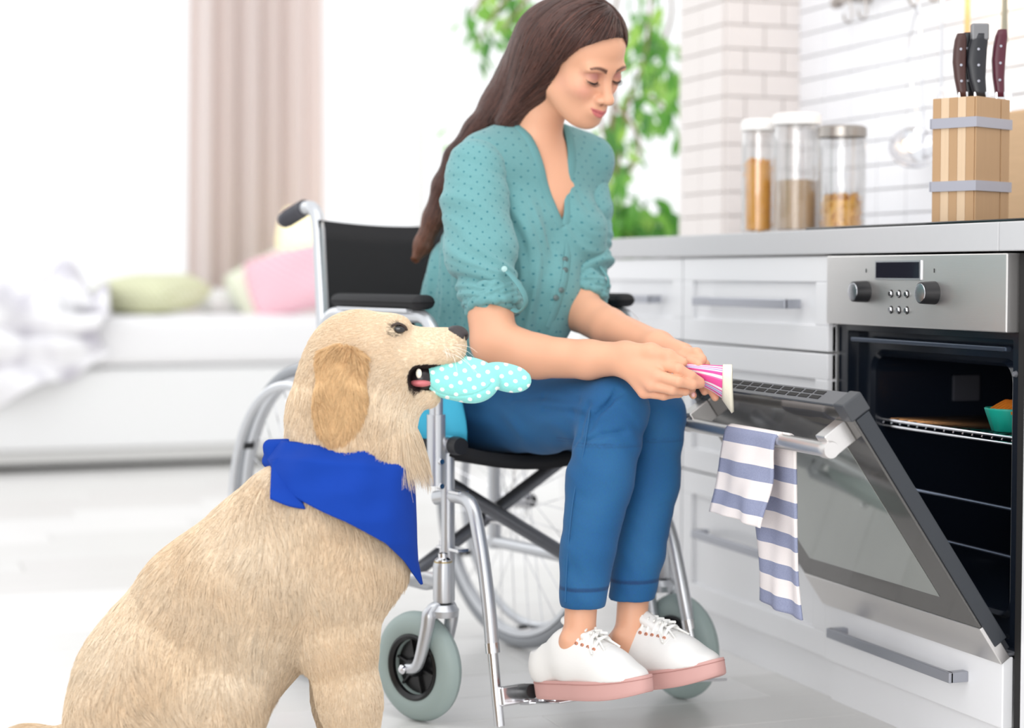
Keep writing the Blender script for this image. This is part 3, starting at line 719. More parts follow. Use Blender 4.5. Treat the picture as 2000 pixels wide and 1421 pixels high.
def knife(px0, px1, py0, py1, b, hm, label, butt=None, wid=.026, curve=.2):
    """handle standing out of the block from (px0,py0) at its foot to (px1,py1) at its butt"""
    A, B = W(px0, py0, b), W(px1, py1, b); t = empty('knife', A, -YAW, label=label, cat='knife', group='knives in the block'); L = (B-A).length; lean = math.atan2((px1-px0), (py0-py1))
    V, F = [], []; prof = [(0, .62), (.1, .66), (.3, .8), (.55, .95), (.75, .92), (.9, .85), (1, .6)]
    for s, w_ in prof:
        z = s*L; xo = math.sin(lean)*z-curve*wid*math.sin(math.pi*s)
        for k in range(16):
            a = 2*math.pi*k/16; ca, sa = math.cos(a), math.sin(a); V.append((xo+wid/2*w_*abs(ca)**.8*(1 if ca > 0 else -1), .0085*abs(sa)**.7*(1 if sa > 0 else -1), z*math.cos(lean)))
    for i in range(len(prof)-1):
        for k in range(16): F.append((i*16+k, i*16+(k+1) % 16, (i+1)*16+(k+1) % 16, (i+1)*16+k))
    F.append(tuple(range(16))[::-1]); F.append(tuple((len(prof)-1)*16+k for k in range(16)))
    pymesh('handle', V, F, hm, t)
    box('blade', (-.0, 0, -.028), (wid*.75, .002, .05), M_chrome, t)
    box('bolster', (.0, 0, .002), (wid*.7, .014, .016), M_chrome, t, .002)
    if butt: o = box('butt_cap', (math.sin(lean)*L-.001, 0, L*math.cos(lean)+butt/2-.012), (wid*.82, .016, butt), mat('knife_butt', (128, 128, 130), .4, .4), t, .003)
    for z in (.25, .5, .75): lathe('rivet', [(0, -.0098), (.0024, -.0096), (.0026, -.008)], M_band, t, 10, (math.sin(lean)*z*L-curve*wid*.7, 0, z*L), 'Y')
    return t
M_kb = mat('knife_black', (30, 31, 37), .35); M_kbr = mat('knife_brown', (66, 36, 32), .4); M_km = mat('knife_maroon', (84, 26, 44), .35)
knife(1880, 1876, 190, 66, 3.37, M_kbr, 'dark brown knife handle with rivets, leftmost in the block', wid=.025)
knife(1893, 1889, 190, 64, 3.39, M_kb, 'black knife handle between the brown and the grey-tipped one', wid=.026)
knife(1915, 1913, 190, 66, 3.37, M_kb, 'largest black knife handle with grey metal end', .030, wid=.038)
knife(1953, 1956, 190, 58, 3.39, M_km, 'maroon knife handle, rightmost in the block', wid=.026)
# cutting board leaning at the right edge
cb = box('cutting_board', (0, 0, .12), (.02, .30, .24), mat('board_wood', (208, 172, 132), .6, noise=.1, nscale=10, stretch=(1, 1, 8)), None, .006)
cb.location = on_top(2018, 3.62); cb.rotation_euler = (0, .12, 0); tag(cb, 'wooden cutting board leaning by the wall at the right picture edge', 'cutting board')
# hook rail
ZR = 1.487
rl = empty('hook_rail', (XW-.05, 3.7, ZR), label='steel hanging rail with hooks on the tiled wall', cat='rail')
M_rail = mat('rail_metal', (176, 170, 166), .3, .9)
tube('rail', [(0, -.7, 0), (0, .44, 0)], .008, M_rail, rl, 14)
lathe('end_cap', [(0, 0), (.014, 0), (.014, .022), (0, .022)], M_rail, rl, 16, (0, .435, 0), 'Y')
lathe('wall_bracket', [(.011, .0), (.011, .05), (.02, .052), (.02, .056)], M_rail, rl, 16, (0, .36, 0), 'X')
hooks = [.36, .29, .06, -.02, -.16, -.30]
for y in hooks:
    P = [(.0, y, .012), (-.012, y, .006), (-.012, y, -.012), (-.006, y, -.04), (-.012, y, -.058), (-.026, y, -.055), (-.03, y, -.04)]
    tube('hook', P, .0028, M_rail, rl, 8, sm=4)
def hang(name, y, label, cat): return empty(name, (XW-.05-.018, 3.7+y, ZR-.055), label=label, cat=cat, group='utensils on the rail')
# skimmer, strainer
sk = hang('skimmer', .02, 'steel skimmer with tilted shiny round head hanging from the rail', 'utensil')
tube('stem', [(0, .02, 0), (.0, .055, -.08), (.002, .055, -.16), (.0, .0, -.31)], .0024, M_chrome, sk, 8, sm=6)
tube('stem_wire', [(0, .02, 0), (-.006, -.005, -.12), (0, -.01, -.31)], .003, M_chrome, sk, 8, sm=6)
o = lathe('skimmer_head', [(0, -.006), (.03, -.004), (.052, .004), (.056, .010), (.052, .006), (.03, -.002), (0, -.004)], M_chrome, sk, 36); o.location = (-.01, .02, -.335); o.rotation_euler = (math.radians(50), math.radians(-35), 0)
la = hang('ladle', -.16, 'long handled utensil with warm wooden grip next to the knife block', 'utensil')
tube('grip', [(0, 0, -.01), (0, 0, -.13)], [.006, .0075], mat('amber_wood', (220, 172, 120), .5), la, 12)
tube('stem', [(0, 0, -.13), (0, -.006, -.2), (0, -.02, -.30)], .003, M_chrome, la, 8, sm=3)
o = lathe('bowl', [(0, -.03), (.02, -.027), (.036, -.012), (.04, .002), (.036, -.01), (.02, -.025), (0, -.027)], M_chrome, la, 28); o.location = (-.015, -.02, -.325); o.rotation_euler = (.5, -.3, 0)
tu = hang('turner', -.30, 'grey green handled turner hanging behind the brown knife', 'utensil')
tube('grip', [(0, 0, -.0), (0, 0, -.13)], [.006, .008], mat('grey_green_grip', (150, 146, 128), .5), tu, 12)
tube('stem', [(0, 0, -.13), (0, 0, -.24)], .003, M_chrome, tu, 8)
box('blade', (0, 0, -.28), (.003, .06, .09), M_chrome, tu, .001)
ws = hang('whisk', -.06, 'slim steel whisk hanging between the skimmer and the wooden grip', 'utensil')
tube('stem', [(0, 0, 0), (0, 0, -.2)], .004, M_chrome, ws, 8)
for a in range(4):
    c_, s_ = math.cos(a*math.pi/4), math.sin(a*math.pi/4); tube('wire', [(0, 0, -.2), (.02*c_, .02*s_, -.25), (.022*c_, .022*s_, -.29), (0, 0, -.315), (-.022*c_, -.022*s_, -.29), (-.02*c_, -.02*s_, -.25), (0, 0, -.2)], .0012, M_chrome, ws, 5, sm=4)
# string lights looped along the rail
sl = empty('string_lights', (XW-.06, 3.7, ZR), label='warm glowing string lights draped over the utensil rail', cat='string lights')
M_bulb = mat('warm_bulb', (255, 214, 130), .5, emit=14)
P = [(0, .0, .05), (-.012, -.05, .02), (-.01, -.12, -.02), (-.01, -.17, -.004), (-.012, -.22, .01), (-.01, -.26, -.01), (-.012, -.30, -.035), (-.01, -.36, .02), (0, -.45, .05)]
tube('wire', P, .0013, M_rail, sl, 5, sm=5)
for y, z in ((-.10, -.005), (-.13, -.03), (-.205, .028), (-.22, .012), (-.255, .0), (-.275, -.018), (-.29, -.045), (-.24, .03)):
    lathe('bulb', [(0, -.006), (.004, -.004), (.005, 0), (.0035, .004), (0, .006)], M_bulb, sl, 10, (-.012, y, z))
l = bpy.data.lights.new('string_glow', 'POINT'); l.energy = 1.6; l.color = (1, .72, .42); l.shadow_soft_size = .08; lo_ = bpy.data.objects.new('string_glow', l); COL.objects.link(lo_); lo_.location = (XW-.12, 3.46, ZR+.0)
# striped towel folded over the door handle
hx = hA.x+XF; hz = hA.z; hmid = OY0
def towel():
    t = .0135; s_ = []
    def sheet(name, y0, y1, z_end, side, skew, drop0, par=None):
        nu, nv = 26, 60; V, F, UVs = [], [], []
        L = hz-z_end; arc = math.pi*.5*t
        for j in range(nv+1):
            v = j/nv; d = v*(L+arc)
            if d < arc: a = d/t; x = side*-math.sin(a)*t; z = math.cos(a)*t
            else: x = side*-t; z = -(d-arc)
            for i in range(nu+1):
                u = i/nu; y = y0+(y1-y0)*u+skew*max(0, -z)
                wv = .004*math.sin(7*u+2+5*v)*min(1, v*2)+.003*math.sin(15*u-3*v)*v
                fl_ = max(0, v-.1)*.02
                V.append((hx+x-side*(wv+.004*v+fl_*(1 if side > 0 else .2)), y+.003*math.sin(9*v+4*u), hz+z*(1-.03*u*(v))-0)); UVs.append((u, d))
        for j in range(nv):
            for i in range(nu): a = j*(nu+1)+i; F.append((a, a+1, a+nu+2, a+nu+1))
        uv = np.array(UVs); o = np_mesh(name, np.array([list(map(float, q)) for q in V]), np.array(F), M_towel, par, uv=uv)
        m_ = o.modifiers.new('t', 'SOLIDIFY'); m_.thickness = .004; m_.offset = 0; return o
    r_ = empty('striped_towel', (0, 0, 0), label='white kitchen towel with blue grey stripes folded over the oven door handle', cat='towel')
    for c in (('front_fall', OY0+.185, OY0+.375, .398, 1, .05), ('back_fall', OY0+.165, OY0+.315, .247, -1, -.03)):
        o = sheet(c[0], c[1], c[2], c[3], c[4], c[5], 0, r_)
    return r_
s = NT('striped_towel_cloth'); uvn = s.n('ShaderNodeUVMap'); sx = s.n('ShaderNodeSeparateXYZ', i_0=uvn.outputs[0])
fr = s.math('FRACT', s.math('MULTIPLY', s.math('ADD', sx.outputs[1], .021), 1/.056)); st = s.math('GREATER_THAN', fr, .55)
tc = s.n('ShaderNodeTexCoord'); nz = s.n('ShaderNodeTexNoise', i_0=tc.outputs['Object']); nz.inputs['Scale'].default_value = 500
blue = s.mix(nz.outputs[0], lin((128, 134, 164)), lin((160, 166, 192)))
s.l(s.mix(st, lin((240, 232, 230)), blue), s.b.inputs['Base Color']); s.b.inputs['Roughness'].default_value = .95
bp = s.n('ShaderNodeBump', i_Height=nz.outputs[0]); bp.inputs['Strength'].default_value = .4; bp.inputs['Distance'].default_value = .001; s.l(bp.outputs[0], s.b.inputs['Normal']); M_towel = s.m
towel()
# ---------------------------------------------------------------- wheelchair
CA = math.radians(33.5); CO = np.array([.053, 3.533])       # heading and origin (between the front posts) in camera-yaw axes
ca_, sa_ = math.cos(CA), math.sin(CA)
def toC(p): d = np.array([p[0]-CO[0], p[1]-CO[1]]); return np.array([d[0]*ca_+d[1]*sa_, -d[0]*sa_+d[1]*ca_, p[2]])
def fromC(p): return np.array([CO[0]+p[0]*ca_-p[1]*sa_, CO[1]+p[0]*sa_+p[1]*ca_, p[2]])   # back to camera-yaw axes
def X(px, py, xp):
    """point of the wheelchair's own frame where the sight line of a pixel meets the side plane x = xp"""
    o = toC((0, 0, CAMZ)); e = toC(K(px, py, 3.0)); d = e-o; return o+d*((xp-o[0])/d[0])
wc = empty('wheelchair', toW((CO[0], CO[1], 0)), CA-YAW, label='silver framed wheelchair with black seat carrying the woman', cat='wheelchair')
T = lambda n, P, R, m=M_alu, par=wc, **k: tube(n, [tuple(p) for p in P], R, m, par, **k)
HW = .205
def arc3(P, n=5): return smooth_path(P, n)
def elbow(P, r=.05, n=6):
    """polyline with rounded corners"""
    P = [np.array(p, float) for p in P]; out = [P[0]]
    for i in range(1, len(P)-1):
        a = P[i-1]-P[i]; b = P[i+1]-P[i]; la, lb = np.linalg.norm(a), np.linalg.norm(b); rr = min(r, la*.48, lb*.48); A = P[i]+a/la*rr; B = P[i]+b/lb*rr
        for k in range(n+1): t = k/n; out.append((1-t)**2*A+2*t*(1-t)*P[i]+t*t*B)
    out.append(P[-1]); return out
M_grip = mat('ribbed_grip', (62, 62, 70), .6)
M_uph = mat('black_upholstery', (26, 26, 29), .75, bump=.25, bscale=220, noise=.1, nscale=8)
M_tire = mat('grey_green_tyre', (160, 176, 173), .5, noise=.04, nscale=6); M_tireg = mat('grey_tyre', (150, 153, 158), .5); M_hub = mat('black_hub', (22, 22, 24), .35)
TR = .0128
ZSEAT, ZARM, ZBK = .485, .765, .935
YB_ = .475                                  # back canes
for s in (-1, 1):
    x = s*HW
    f0 = X(873, 880, -HW); zt = f0[2]; 
    T('front_post', [(x, 0, zt+.02), (x, 0, .215)], TR, seg=16)
    T('seat_rail', [(x, .0, zt-.015), (x, YB_, zt-.03)], TR, seg=14)
    T('lower_rail', elbow([(x, 0, .30), (x, .05, .235), (x, YB_+.02, .235)], .04), TR, seg=14)
    can = elbow([(x, YB_, .22), (x, YB_, .58), (x, YB_+.035, .965), (x, YB_+.16, .935)], .06)
    T('back_cane', can, TR+.001, seg=16)
    g = T('push_grip', [(x, YB_+.09, .953), (x, YB_+.185, .929)], [.0175, .0165], M_grip, seg=18)
    for k in range(5): lathe('grip_rib', [(.0172, -.002), (.0186, 0), (.0172, .002)], M_grip, g, 18, (x, YB_+.11+.014*k, .948-.0036*k), 'Y')
    # arm rest frame, outside the side frame
    xa = s*(HW+.026)
    arm = elbow([(xa, -.002, .44), (xa, -.002, .705), (xa, .035, .738), (xa, .40, .738), (xa, .445, .70), (xa, .45, .47)], .05)
    T('armrest_frame', arm, TR, seg=16)
    T('socket', [(xa, -.002, .43), (xa, -.002, .56)], TR+.0045, seg=16)
    bm = bmesh.new(); add_box(bm, (xa, .20, .764), (.048, .34, .027)); p_ = bm_obj('armrest_pad', bm, M_uph, wc, smooth=True, bevel=.015, seg=4)
    bounds('pad_rail', (xa-.022, .07, .744), (xa+.022, .34, .752), M_alu, wc, .002)
    bounds('skirt_guard', (xa-.004, .26, .50), (xa-.001, .43, .72), mat('skirt_panel', (34, 36, 40), .5), wc)
    cl = lathe('clamp_sleeve', [(.0, -.024), (.0165, -.024), (.0175, 0), (.0165, .024), (0, .024)], M_chrome, wc, 18, (x+s*.0, -.004, zt+.012), 'Y')
    lathe('clamp_cap', [(0, -.012), (.0155, -.012), (.017, -.002), (.017, .012), (0, .012)], M_black, cl, 18, (x, -.034, zt+.012), 'Y')
    for z in (.475, .43):
        lathe('bolt', [(0, -.006), (.005, -.006), (.0065, -.002), (.0065, .004), (0, .004)], M_chrome, wc, 12, (xa-s*.0+(-.0 if s < 0 else 0), -.017, z), 'Y')
# front-to-rear curved base frame with the caster housing
for s in (-1, 1):
    x = s*HW; xc = s*(HW+.012)
    ys, zs = -.06, .262; xc = s*.252
    T('caster_arm', elbow([(x, .30, .235), (x, .12, .235), (x+s*.01, .06, .25), (xc, ys+.01, .262)], .03), TR, seg=14)
    hs = lathe('stem_housing', [(.012, -.036), (.0175, -.036), (.0185, -.03), (.0185, .03), (.017, .036), (.010, .036)], M_alu, wc, 24, (xc, ys, zs))
    lathe('stem_cap', [(.015, .036), (.015, .041), (.009, .045), (.009, .052), (.0, .055)], M_chrome, hs, 20, (xc, ys, zs))
    lathe('brass_ring', [(.0165, .033), (.0168, .038), (.012, .039)], mat('brass_ring', (190, 170, 120), .3, .9), hs, 20, (xc, ys, zs))
    cs = empty('caster', (xc, ys, 0)); cs.parent = wc
    if s < 0: ang = math.radians(15)
    else: ang = math.radians(184); xc = HW+.034; cs.location.x = xc
    cs.rotation_euler = (0, 0, ang)
    R_ = .101; trail = .062
    ty = empty_ = None
    tyre = []
    for k in range(17):
        a = 2*math.pi*k/16; tyre.append((R_-.026+.026*math.cos(a), .0215*math.sin(a)))
    lathe('tyre', tyre, M_tire, cs, 56, (0, trail, R_), 'X')
    lathe('wheel_rim', [(R_-.050, -.016), (R_-.044, -.021), (R_-.040, -.019), (R_-.040, .019), (R_-.044, .021), (R_-.050, .016), (R_-.050, -.016)], M_hub, cs, 48, (0, trail, R_), 'X')
    lathe('wheel_hub', [(0, -.022), (.014, -.022), (.018, -.015), (.018, .015), (.014, .022), (0, .022)], M_hub, cs, 24, (0, trail, R_), 'X')
    for k in range(6):
        a = math.radians(15+60*k); c_, s_ = math.cos(a), math.sin(a)
        box('wheel_spoke', (0, trail+.033*c_, R_+.033*s_), (.016, .034, .0042), M_hub, cs, .001, Matrix.Rotation(a, 3, 'X'))
    lathe('wheel_web', [(.017, .001), (R_-.049, .001), (R_-.049, -.001), (.017, -.001)], M_hub, cs, 32, (0, trail, R_), 'X')
    for q in (-1, 1):
        fk = arc3([(q*.012, .002, zs-.042), (q*.028, .006, zs-.05), (q*.031, .012, zs-.085), (q*.031, .034, zs-.150), (q*.031, trail, R_)], 5)
        tube('fork_blade', [tuple(p) for p in fk], [.010]*6+list(np.linspace(.0135, .009, len(fk)-6)), M_alu, cs, 14)
        ax = lathe('axle_bolt', [(0, -.006), (.006, -.005), (.0085, -.002), (.0085, .002), (0, .002)][::1] if q < 0 else [(0, .006), (.006, .005), (.0085, .002), (.0085, -.002), (0, -.002)], M_chrome, cs, 18, (q*.042, trail, R_), 'X')
    lathe('fork_crown', [(0, -.014), (.026, -.012), (.029, 0), (.02, .010), (0, .012)], M_alu, cs, 24, (0, 0, zs-.05))
# cross brace
def xz(px, py, xp): return X(px, py, xp)
T('cross_brace', [(HW, .17, .46), (-HW, .19, .215)], TR+.001, mat('brace_grey', (128, 130, 136), .35, .75), seg=14)
T('cross_brace', [(-HW, .12, .46), (HW, .10, .215)], TR+.001, mat('brace_grey', (128, 130, 136), .35, .75), seg=14)
lathe('brace_pivot', [(0, -.03), (.014, -.03), (.014, .03), (0, .03)], M_chrome, wc, 16, (0, .145, .338), 'Y')
# seat and backrest
def sling(name, pts_fn, nu, nv, m, th):
    V, F = [], []
    for i in range(nu+1):
        for j in range(nv+1): V.append(pts_fn(i/nu, j/nv))
    for i in range(nu):
        for j in range(nv): a = i*(nv+1)+j; F.append((a, a+nv+1, a+nv+2, a+1))
    o = pymesh(name, V, F, m, wc); md = o.modifiers.new('t', 'SOLIDIFY'); md.thickness = th; md.offset = 0; return o
sling('seat', lambda u, v: (-HW+2*HW*u, -.015+.475*v, zt+.004-.035*math.sin(math.pi*u)**.8), 24, 10, M_uph, .026)
sling('backrest', lambda u, v: ((-HW-.008+2*(HW+.008)*u), YB_+.036*max(0,v-.25)+.035*math.sin(math.pi*u), .50+.425*v-.010*math.sin(math.pi*u)*v), 24, 10, M_uph, .02)
# big wheels
RW = .318
for s in (-1, 1):
    xw = s*(HW+.048); bw = empty('rear_wheel', (xw, YB_-.01, RW)); bw.parent = wc; bw.rotation_euler = (0, 0, 0)
    tp = [(RW-.014+.014*math.cos(2*math.pi*k/12), .0145*math.sin(2*math.pi*k/12)) for k in range(13)]
    lathe('tyre', tp, M_tireg, bw, 96, (0, 0, 0), 'X')
    lathe('rim', [(RW-.027, -.011), (RW-.038, -.009), (RW-.041, 0), (RW-.038, .009), (RW-.027, .011), (RW-.027, -.011)], M_alu, bw, 96, (0, 0, 0), 'X')
    lathe('handrim', [(RW-.045+.0095*math.cos(2*math.pi*k/12), s*.040+.0095*math.sin(2*math.pi*k/12)) for k in range(13)], M_alu, bw, 96, (0, 0, 0), 'X')
    lathe('hub', [(0, -.032), (.012, -.032), (.02, -.028), (.013, -.02), (.013, .02), (.02, .028), (.012, .032), (0, .032)], M_chrome, bw, 24, (0, 0, 0), 'X')
    lathe('hub_cap', [(0, s*.05), (.014, s*.048), (.017, s*.036), (0, s*.03)], M_black, bw, 20, (0, 0, 0), 'X')
    for k in range(32):
        a = 2*math.pi*k/32; off_ = (1 if k % 2 else -1)*1.25; h = (1 if (k//2) % 2 else -1)
        tube('spoke', [(h*.026, .018*math.cos(a+off_), .018*math.sin(a+off_)), (0, (RW-.04)*math.cos(a), (RW-.04)*math.sin(a))], .0011, M_chrome, bw, 5)
    for k in range(6):
        a = 2*math.pi*k/6+.5; box('handrim_tab', (s*.023, (RW-.043)*math.cos(a), (RW-.043)*math.sin(a)), (.036, .008, .012), M_black, bw, .001, Matrix.Rotation(a, 3, 'X'))
    T('axle_plate', [(s*(HW), YB_, RW), (s*(HW+.03), YB_-.01, RW)], .016, M_chrome, seg=16)
# leg rests
for s in (-1, 1):
    xl = s*(HW-.005)
    if s < 0:
        pts = [X(850, 972, -HW-.01), X(885, 968, xl), X(920, 985, xl), X(938, 1060, xl), X(953, 1170, xl), X(962, 1268, xl)]
    else:
        pts = [X(1285, 985, HW+.004), X(1308, 1035, HW+.010), X(1328, 1125, HW+.014), X(1346, 1222, HW+.018)]; pts = [np.array([HW, pts[0][1]+.03, pts[0][2]+.004])]+pts
    hg = T('footrest_hanger', smooth_path(pts, 6), TR, seg=16)
    e = pts[-1]; d = pts[-1]-pts[-2]; d /= np.linalg.norm(d); e2 = e+d*(.135 if s < 0 else .10)
    T('footrest_extension', [e-d*.01, e2], .0092, M_chrome, seg=14)
    T('extension_rod', [e-d*.01+np.array([0, .014, 0]), e2+np.array([0, .010, 0])], .0035, M_chrome, seg=8)
    T('collar', [e-d*.012, e+d*.006], TR+.0006, M_chrome, seg=16)
    for z in (.418, .312):
        bounds('hanger_bracket', (xl-.012, -.045, z-.003), (xl+.012, .030, z+.003), M_chrome, wc, .001)
        T('bracket_pin', [(xl, .026, z-.012), (xl, .026, z+.012)], .007, M_chrome, seg=12)
    # folding foot plate: hub block on the extension, plate tilted inwards
    fp = empty('footplate', (e2[0]-d[0]*.022, e2[1]-d[1]*.022, .060)); fp.parent = wc; fp.rotation_euler = (math.radians(-12), math.radians(-2 if s < 0 else 6), math.radians(-6 if s < 0 else 6)); fp.scale = (1, 1, 1)
    box('hinge_block', (-s*.026, -.004, .006), (.052, .030, .034), M_chrome, fp, .003)
    lathe('rubber_stop', [(0, -.022), (.0125, -.022), (.0135, -.018), (.0135, .02), (.0, .021)], M_black, fp, 20, (-s*.040, -.038, .010), 'Y')
    box('plate', (-s*.135, -.052, -.012), (.165, .155, .005), M_chrome, fp, .002)
    for q in range(3): box('plate_rib', (-s*.135, -.10+.045*q, -.0085), (.15, .006, .003), M_chrome, fp)
    box('plate_hinge', (-s*.055, -.01, -.010), (.02, .04, .010), M_chrome, fp, .002)
    lathe('plate_bolt', [(0, -.006), (.006, -.005), (.006, 0)], M_chrome, fp, 12, (-s*.175, -.06, -.014))
# bright cyan cloth tucked by the seat side
V, F = [], []
for i in range(13):
    for j in range(9):
        u, v = i/12, j/8; V.append((-HW+.028+.02*math.sin(9*u+3*v)*.4+.02*v, .02+.15*u+.01*math.sin(5*v), zt+.012+.165*(1-v)-.035*u+.008*math.sin(7*u)))
for i in range(12):
    for j in range(8): a = i*9+j; F.append((a, a+1, a+10, a+9))
o = pymesh('side_cloth', V, F, mat('cyan_cloth', (70, 190, 226), .8)); o.location = wc.location; o.rotation_euler = wc.rotation_euler; md = o.modifiers.new('t', 'SOLIDIFY'); md.thickness = .005
tag(o, 'bright cyan cloth between the wheelchair side and the blue jeans', 'cloth')
# ---------------------------------------------------------------- golden retriever
DB = 3.0
def D(px, py, db=0.0): return K(px, py, DB+db)
dogroot = D(480, 1500); dogroot[2] = 0
dog = empty('dog', toW(dogroot), -YAW, label='cream golden retriever sitting in profile with an aqua mitt in its mouth', cat='dog')
dg = SDF()
fb, ff, fd = (-.45, 0, -.9), (.12, 0, -1), (.1, -.1, -1)
dg.chain([(D(668, 1072), .110), (D(560, 1108), .132), (D(432, 1210), .132), (D(330, 1330), .130), (D(302, 1402), .126)], k=.05, flow=(-.12, -.05, -1), fl=.034)
dg.chain([(D(640, 985), .108), (D(690, 885), .094), (D(682, 790), .084)], k=.05, flow=(.05, -.1, -1), fl=.036)
dg.cap(D(575, 1000, -.065), D(655, 1140, -.06), .06, .07, k=.05, flow=ff, fl=.024)
dg.cap(D(275, 1405, -.085), D(420, 1390, -.085), .085, .055, k=.09, flow=(.6, 0, -.8), fl=.030)
dg.cap(D(275, 1405, .085), D(420, 1385, .10), .085, .055, k=.04, flow=(.6, 0, -.8), fl=.026)
for q in (-1, 1):
    dg.chain([(D(655, 1130, q*.060), .070), (D(662, 1255, q*.066), .053), (D(682-12*(q > 0), 1360, q*.068), .043), (D(700-28*(q > 0), 1478, q*.070), .037)], k=.035, flow=(.05, 0, -1), fl=.016)
    pw = D(722-28*(q > 0), 1500, q*.07); pw[2] = .028
    dg.ell(pw, (.052, .036, .030), k=.02, flow=(1, 0, -.4), fl=.008)
    for t in range(4): dg.ell(pw+np.array([.036, (-1.5+t)*.016, -.006]), (.018, .010, .018), k=.006, flow=(1, 0, -.4), fl=.006)
    hp = D(440, 1500, q*.115); hp[2] = .030
    dg.cap(hp+np.array([-.16, 0, .01]), hp, .034, .032, k=.03, flow=(1, 0, -.3), fl=.012); dg.ell(hp+np.array([.03, 0, -.003]), (.045, .034, .028), k=.02, flow=(1, 0, -.4), fl=.01)
    dg.cap(D(420, 1388, q*.10), hp+np.array([-.14, 0, .02]), .055, .035, k=.04, flow=(.1, 0, -1), fl=.02)
tl0 = D(200, 1500); tl0[2] = .06
dg.chain([(tl0, .035), (tl0+np.array([-.12, .02, -.02]), .028), (tl0+np.array([-.26, .10, -.03]), .02)], k=.04, flow=(-1, 0, -.3), fl=.04)
# head
hd = SDF()
hd.ell(D(702, 690), (.079, .061, .070), k=.03, flow=(-1, 0, .12), fl=.010)
hd.cap(D(686, 745), D(682, 800), .074, .08, k=.04, flow=(-.25, 0, -1), fl=.024)
for q in (-1, 1):
    hd.ell(D(742, 728, q*.018), (.052, .043, .052), k=.03, flow=(-.8, 0, -.5), fl=.010)
    hd.ell(D(768, 636, q*.026), (.028, .022, .018), k=.025, flow=(-1, 0, .4), fl=.006)
    hd.cap(D(795, 698, q*.014), D(884, 686, q*.011), .026, .0185, k=.014, flow=(-1, 0, .05), fl=.005)
hd.cap(D(785, 676), D(884, 663), .031, .0195, k=.02, flow=(-1, 0, .1), fl=.004)
hd.cap(D(735, 768), D(838, 774), .040, .017, k=.03, flow=(-1, 0, -.25), fl=.008)
hd.ell(D(735, 800), (.05, .04, .03), k=.04, flow=(-.6, 0, -.9), fl=.018)
for q in (-.03, 0, .03): hd.cap(D(819, 739, q), D(900, 737, q), .0175, .019, k=.008, op='s')
hd.ell(D(779, 642, -.056), (.010, .008, .008), k=.008, op='s'); hd.ell(D(779, 642, .056), (.010, .008, .008), k=.008, op='s')
for q in hd.p:
    if q['op'] == 'u': dg.p.append(q)
def dog_post(P, F): return F
full = SDF(); full.p = [q for q in dg.p]+[q for q in hd.p if q['op'] == 's']
V, Q = full.mesh(.0042)
cream = linc((230, 209, 181)); gold = linc((214, 177, 130)); dark = linc((38, 28, 26)); pale = linc((242, 229, 210)); pink = linc((206, 118, 118))
def dog_col(P):
    c = np.repeat(cream[None], len(P), 0)
    mouth = full_m(P); c = np.where(mouth[:, None] < .0045, dark, c)
    return c
def full_m(P):
    m = SDF(); m.p = [dict(q, op='u', k=.004) for q in hd.p if q['op'] == 's' and q['t'] == 'c']; return m.eval(P)
M_skin_dog = attr_mat('dog_coat_skin', 'col', .75, .3)
np_mesh('body', V-dogroot, Q, M_skin_dog, dog, col=dog_col(V), smooth_it=1)
def ray_hit(S, px, py, b0, b1, n=400):
    bs = np.linspace(b0, b1, n); P = np.array([K(px, py, b) for b in bs]); f = S.eval(P); i = np.argmax(f < 0); return P[i] if (f < 0).any() else None
# eyes, nose, tongue, teeth
M_eye = mat('dog_eye', (22, 14, 12), .05, spec=.8); M_nose = mat('dog_nose', (52, 44, 46), .35, bump=.5, bscale=900)
def blob(name, c, r, m, parent, root, M=None, seg=20):
    me = bpy.data.meshes.new(name); bm = bmesh.new(); bmesh.ops.create_uvsphere(bm, u_segments=seg, v_segments=seg//2, radius=1); MM = Matrix.Diagonal((*r, 1)) if M is None else (Matrix(np.array(M)).to_4x4() @ Matrix.Diagonal((*r, 1)))
    bmesh.ops.transform(bm, matrix=Matrix.Translation(Vector(c-root)) @ MM, verts=bm.verts); bm.to_mesh(me); bm.free(); me.polygons.foreach_set('use_smooth', [True]*len(me.polygons)); return link(name, me, m, parent)
for q in (-1, 1):
    h = ray_hit(full, 779, 642, DB-.2, DB+.1); e = np.array([h[0], DB+q*abs(DB-h[1])-q*.002, h[2]])
    blob('eye', e, (.0115, .0065, .0078), M_eye, dog, dogroot)
    lid = tube('eyelid', [Vector(e-dogroot+np.array(p)) for p in ((-.015, q*.001, -.004), (-.010, q*.005, .005), (.0, q*.0065, .0085), (.009, q*.003, .004), (.0125, -q*.001, -.002))], .0022, mat('dog_lid_dark', (58, 42, 36), .5), dog, 8, sm=4)
nose = SDF(); nose.ell(D(896, 654), (.0160, .0185, .0140), k=.005); nose.ell(D(886, 648), (.014, .015, .009), k=.008)
for q in (-1, 1): nose.ell(D(907, 658, q*.009), (.005, .004, .0035), k=.003, op='s')
NV, NQ = nose.mesh(.0012); np_mesh('nose', NV-dogroot, NQ, M_nose, dog)
blob('tongue', D(822, 747, -.014), (.018, .018, .0075), mat('tongue_pink', (204, 112, 116), .35), dog, dogroot)
for x, z, q in ((812, 729, -1), (812, 729, 1)): blob('tooth', D(x+6, z, q*.028), (.005, .003, .008), mat('tooth_ivory', (238, 230, 214), .3), dog, dogroot, seg=10)
blob('gum', D(824, 738), (.024, .028, .024), mat('gum_black', (30, 22, 24), .3), dog, dogroot)
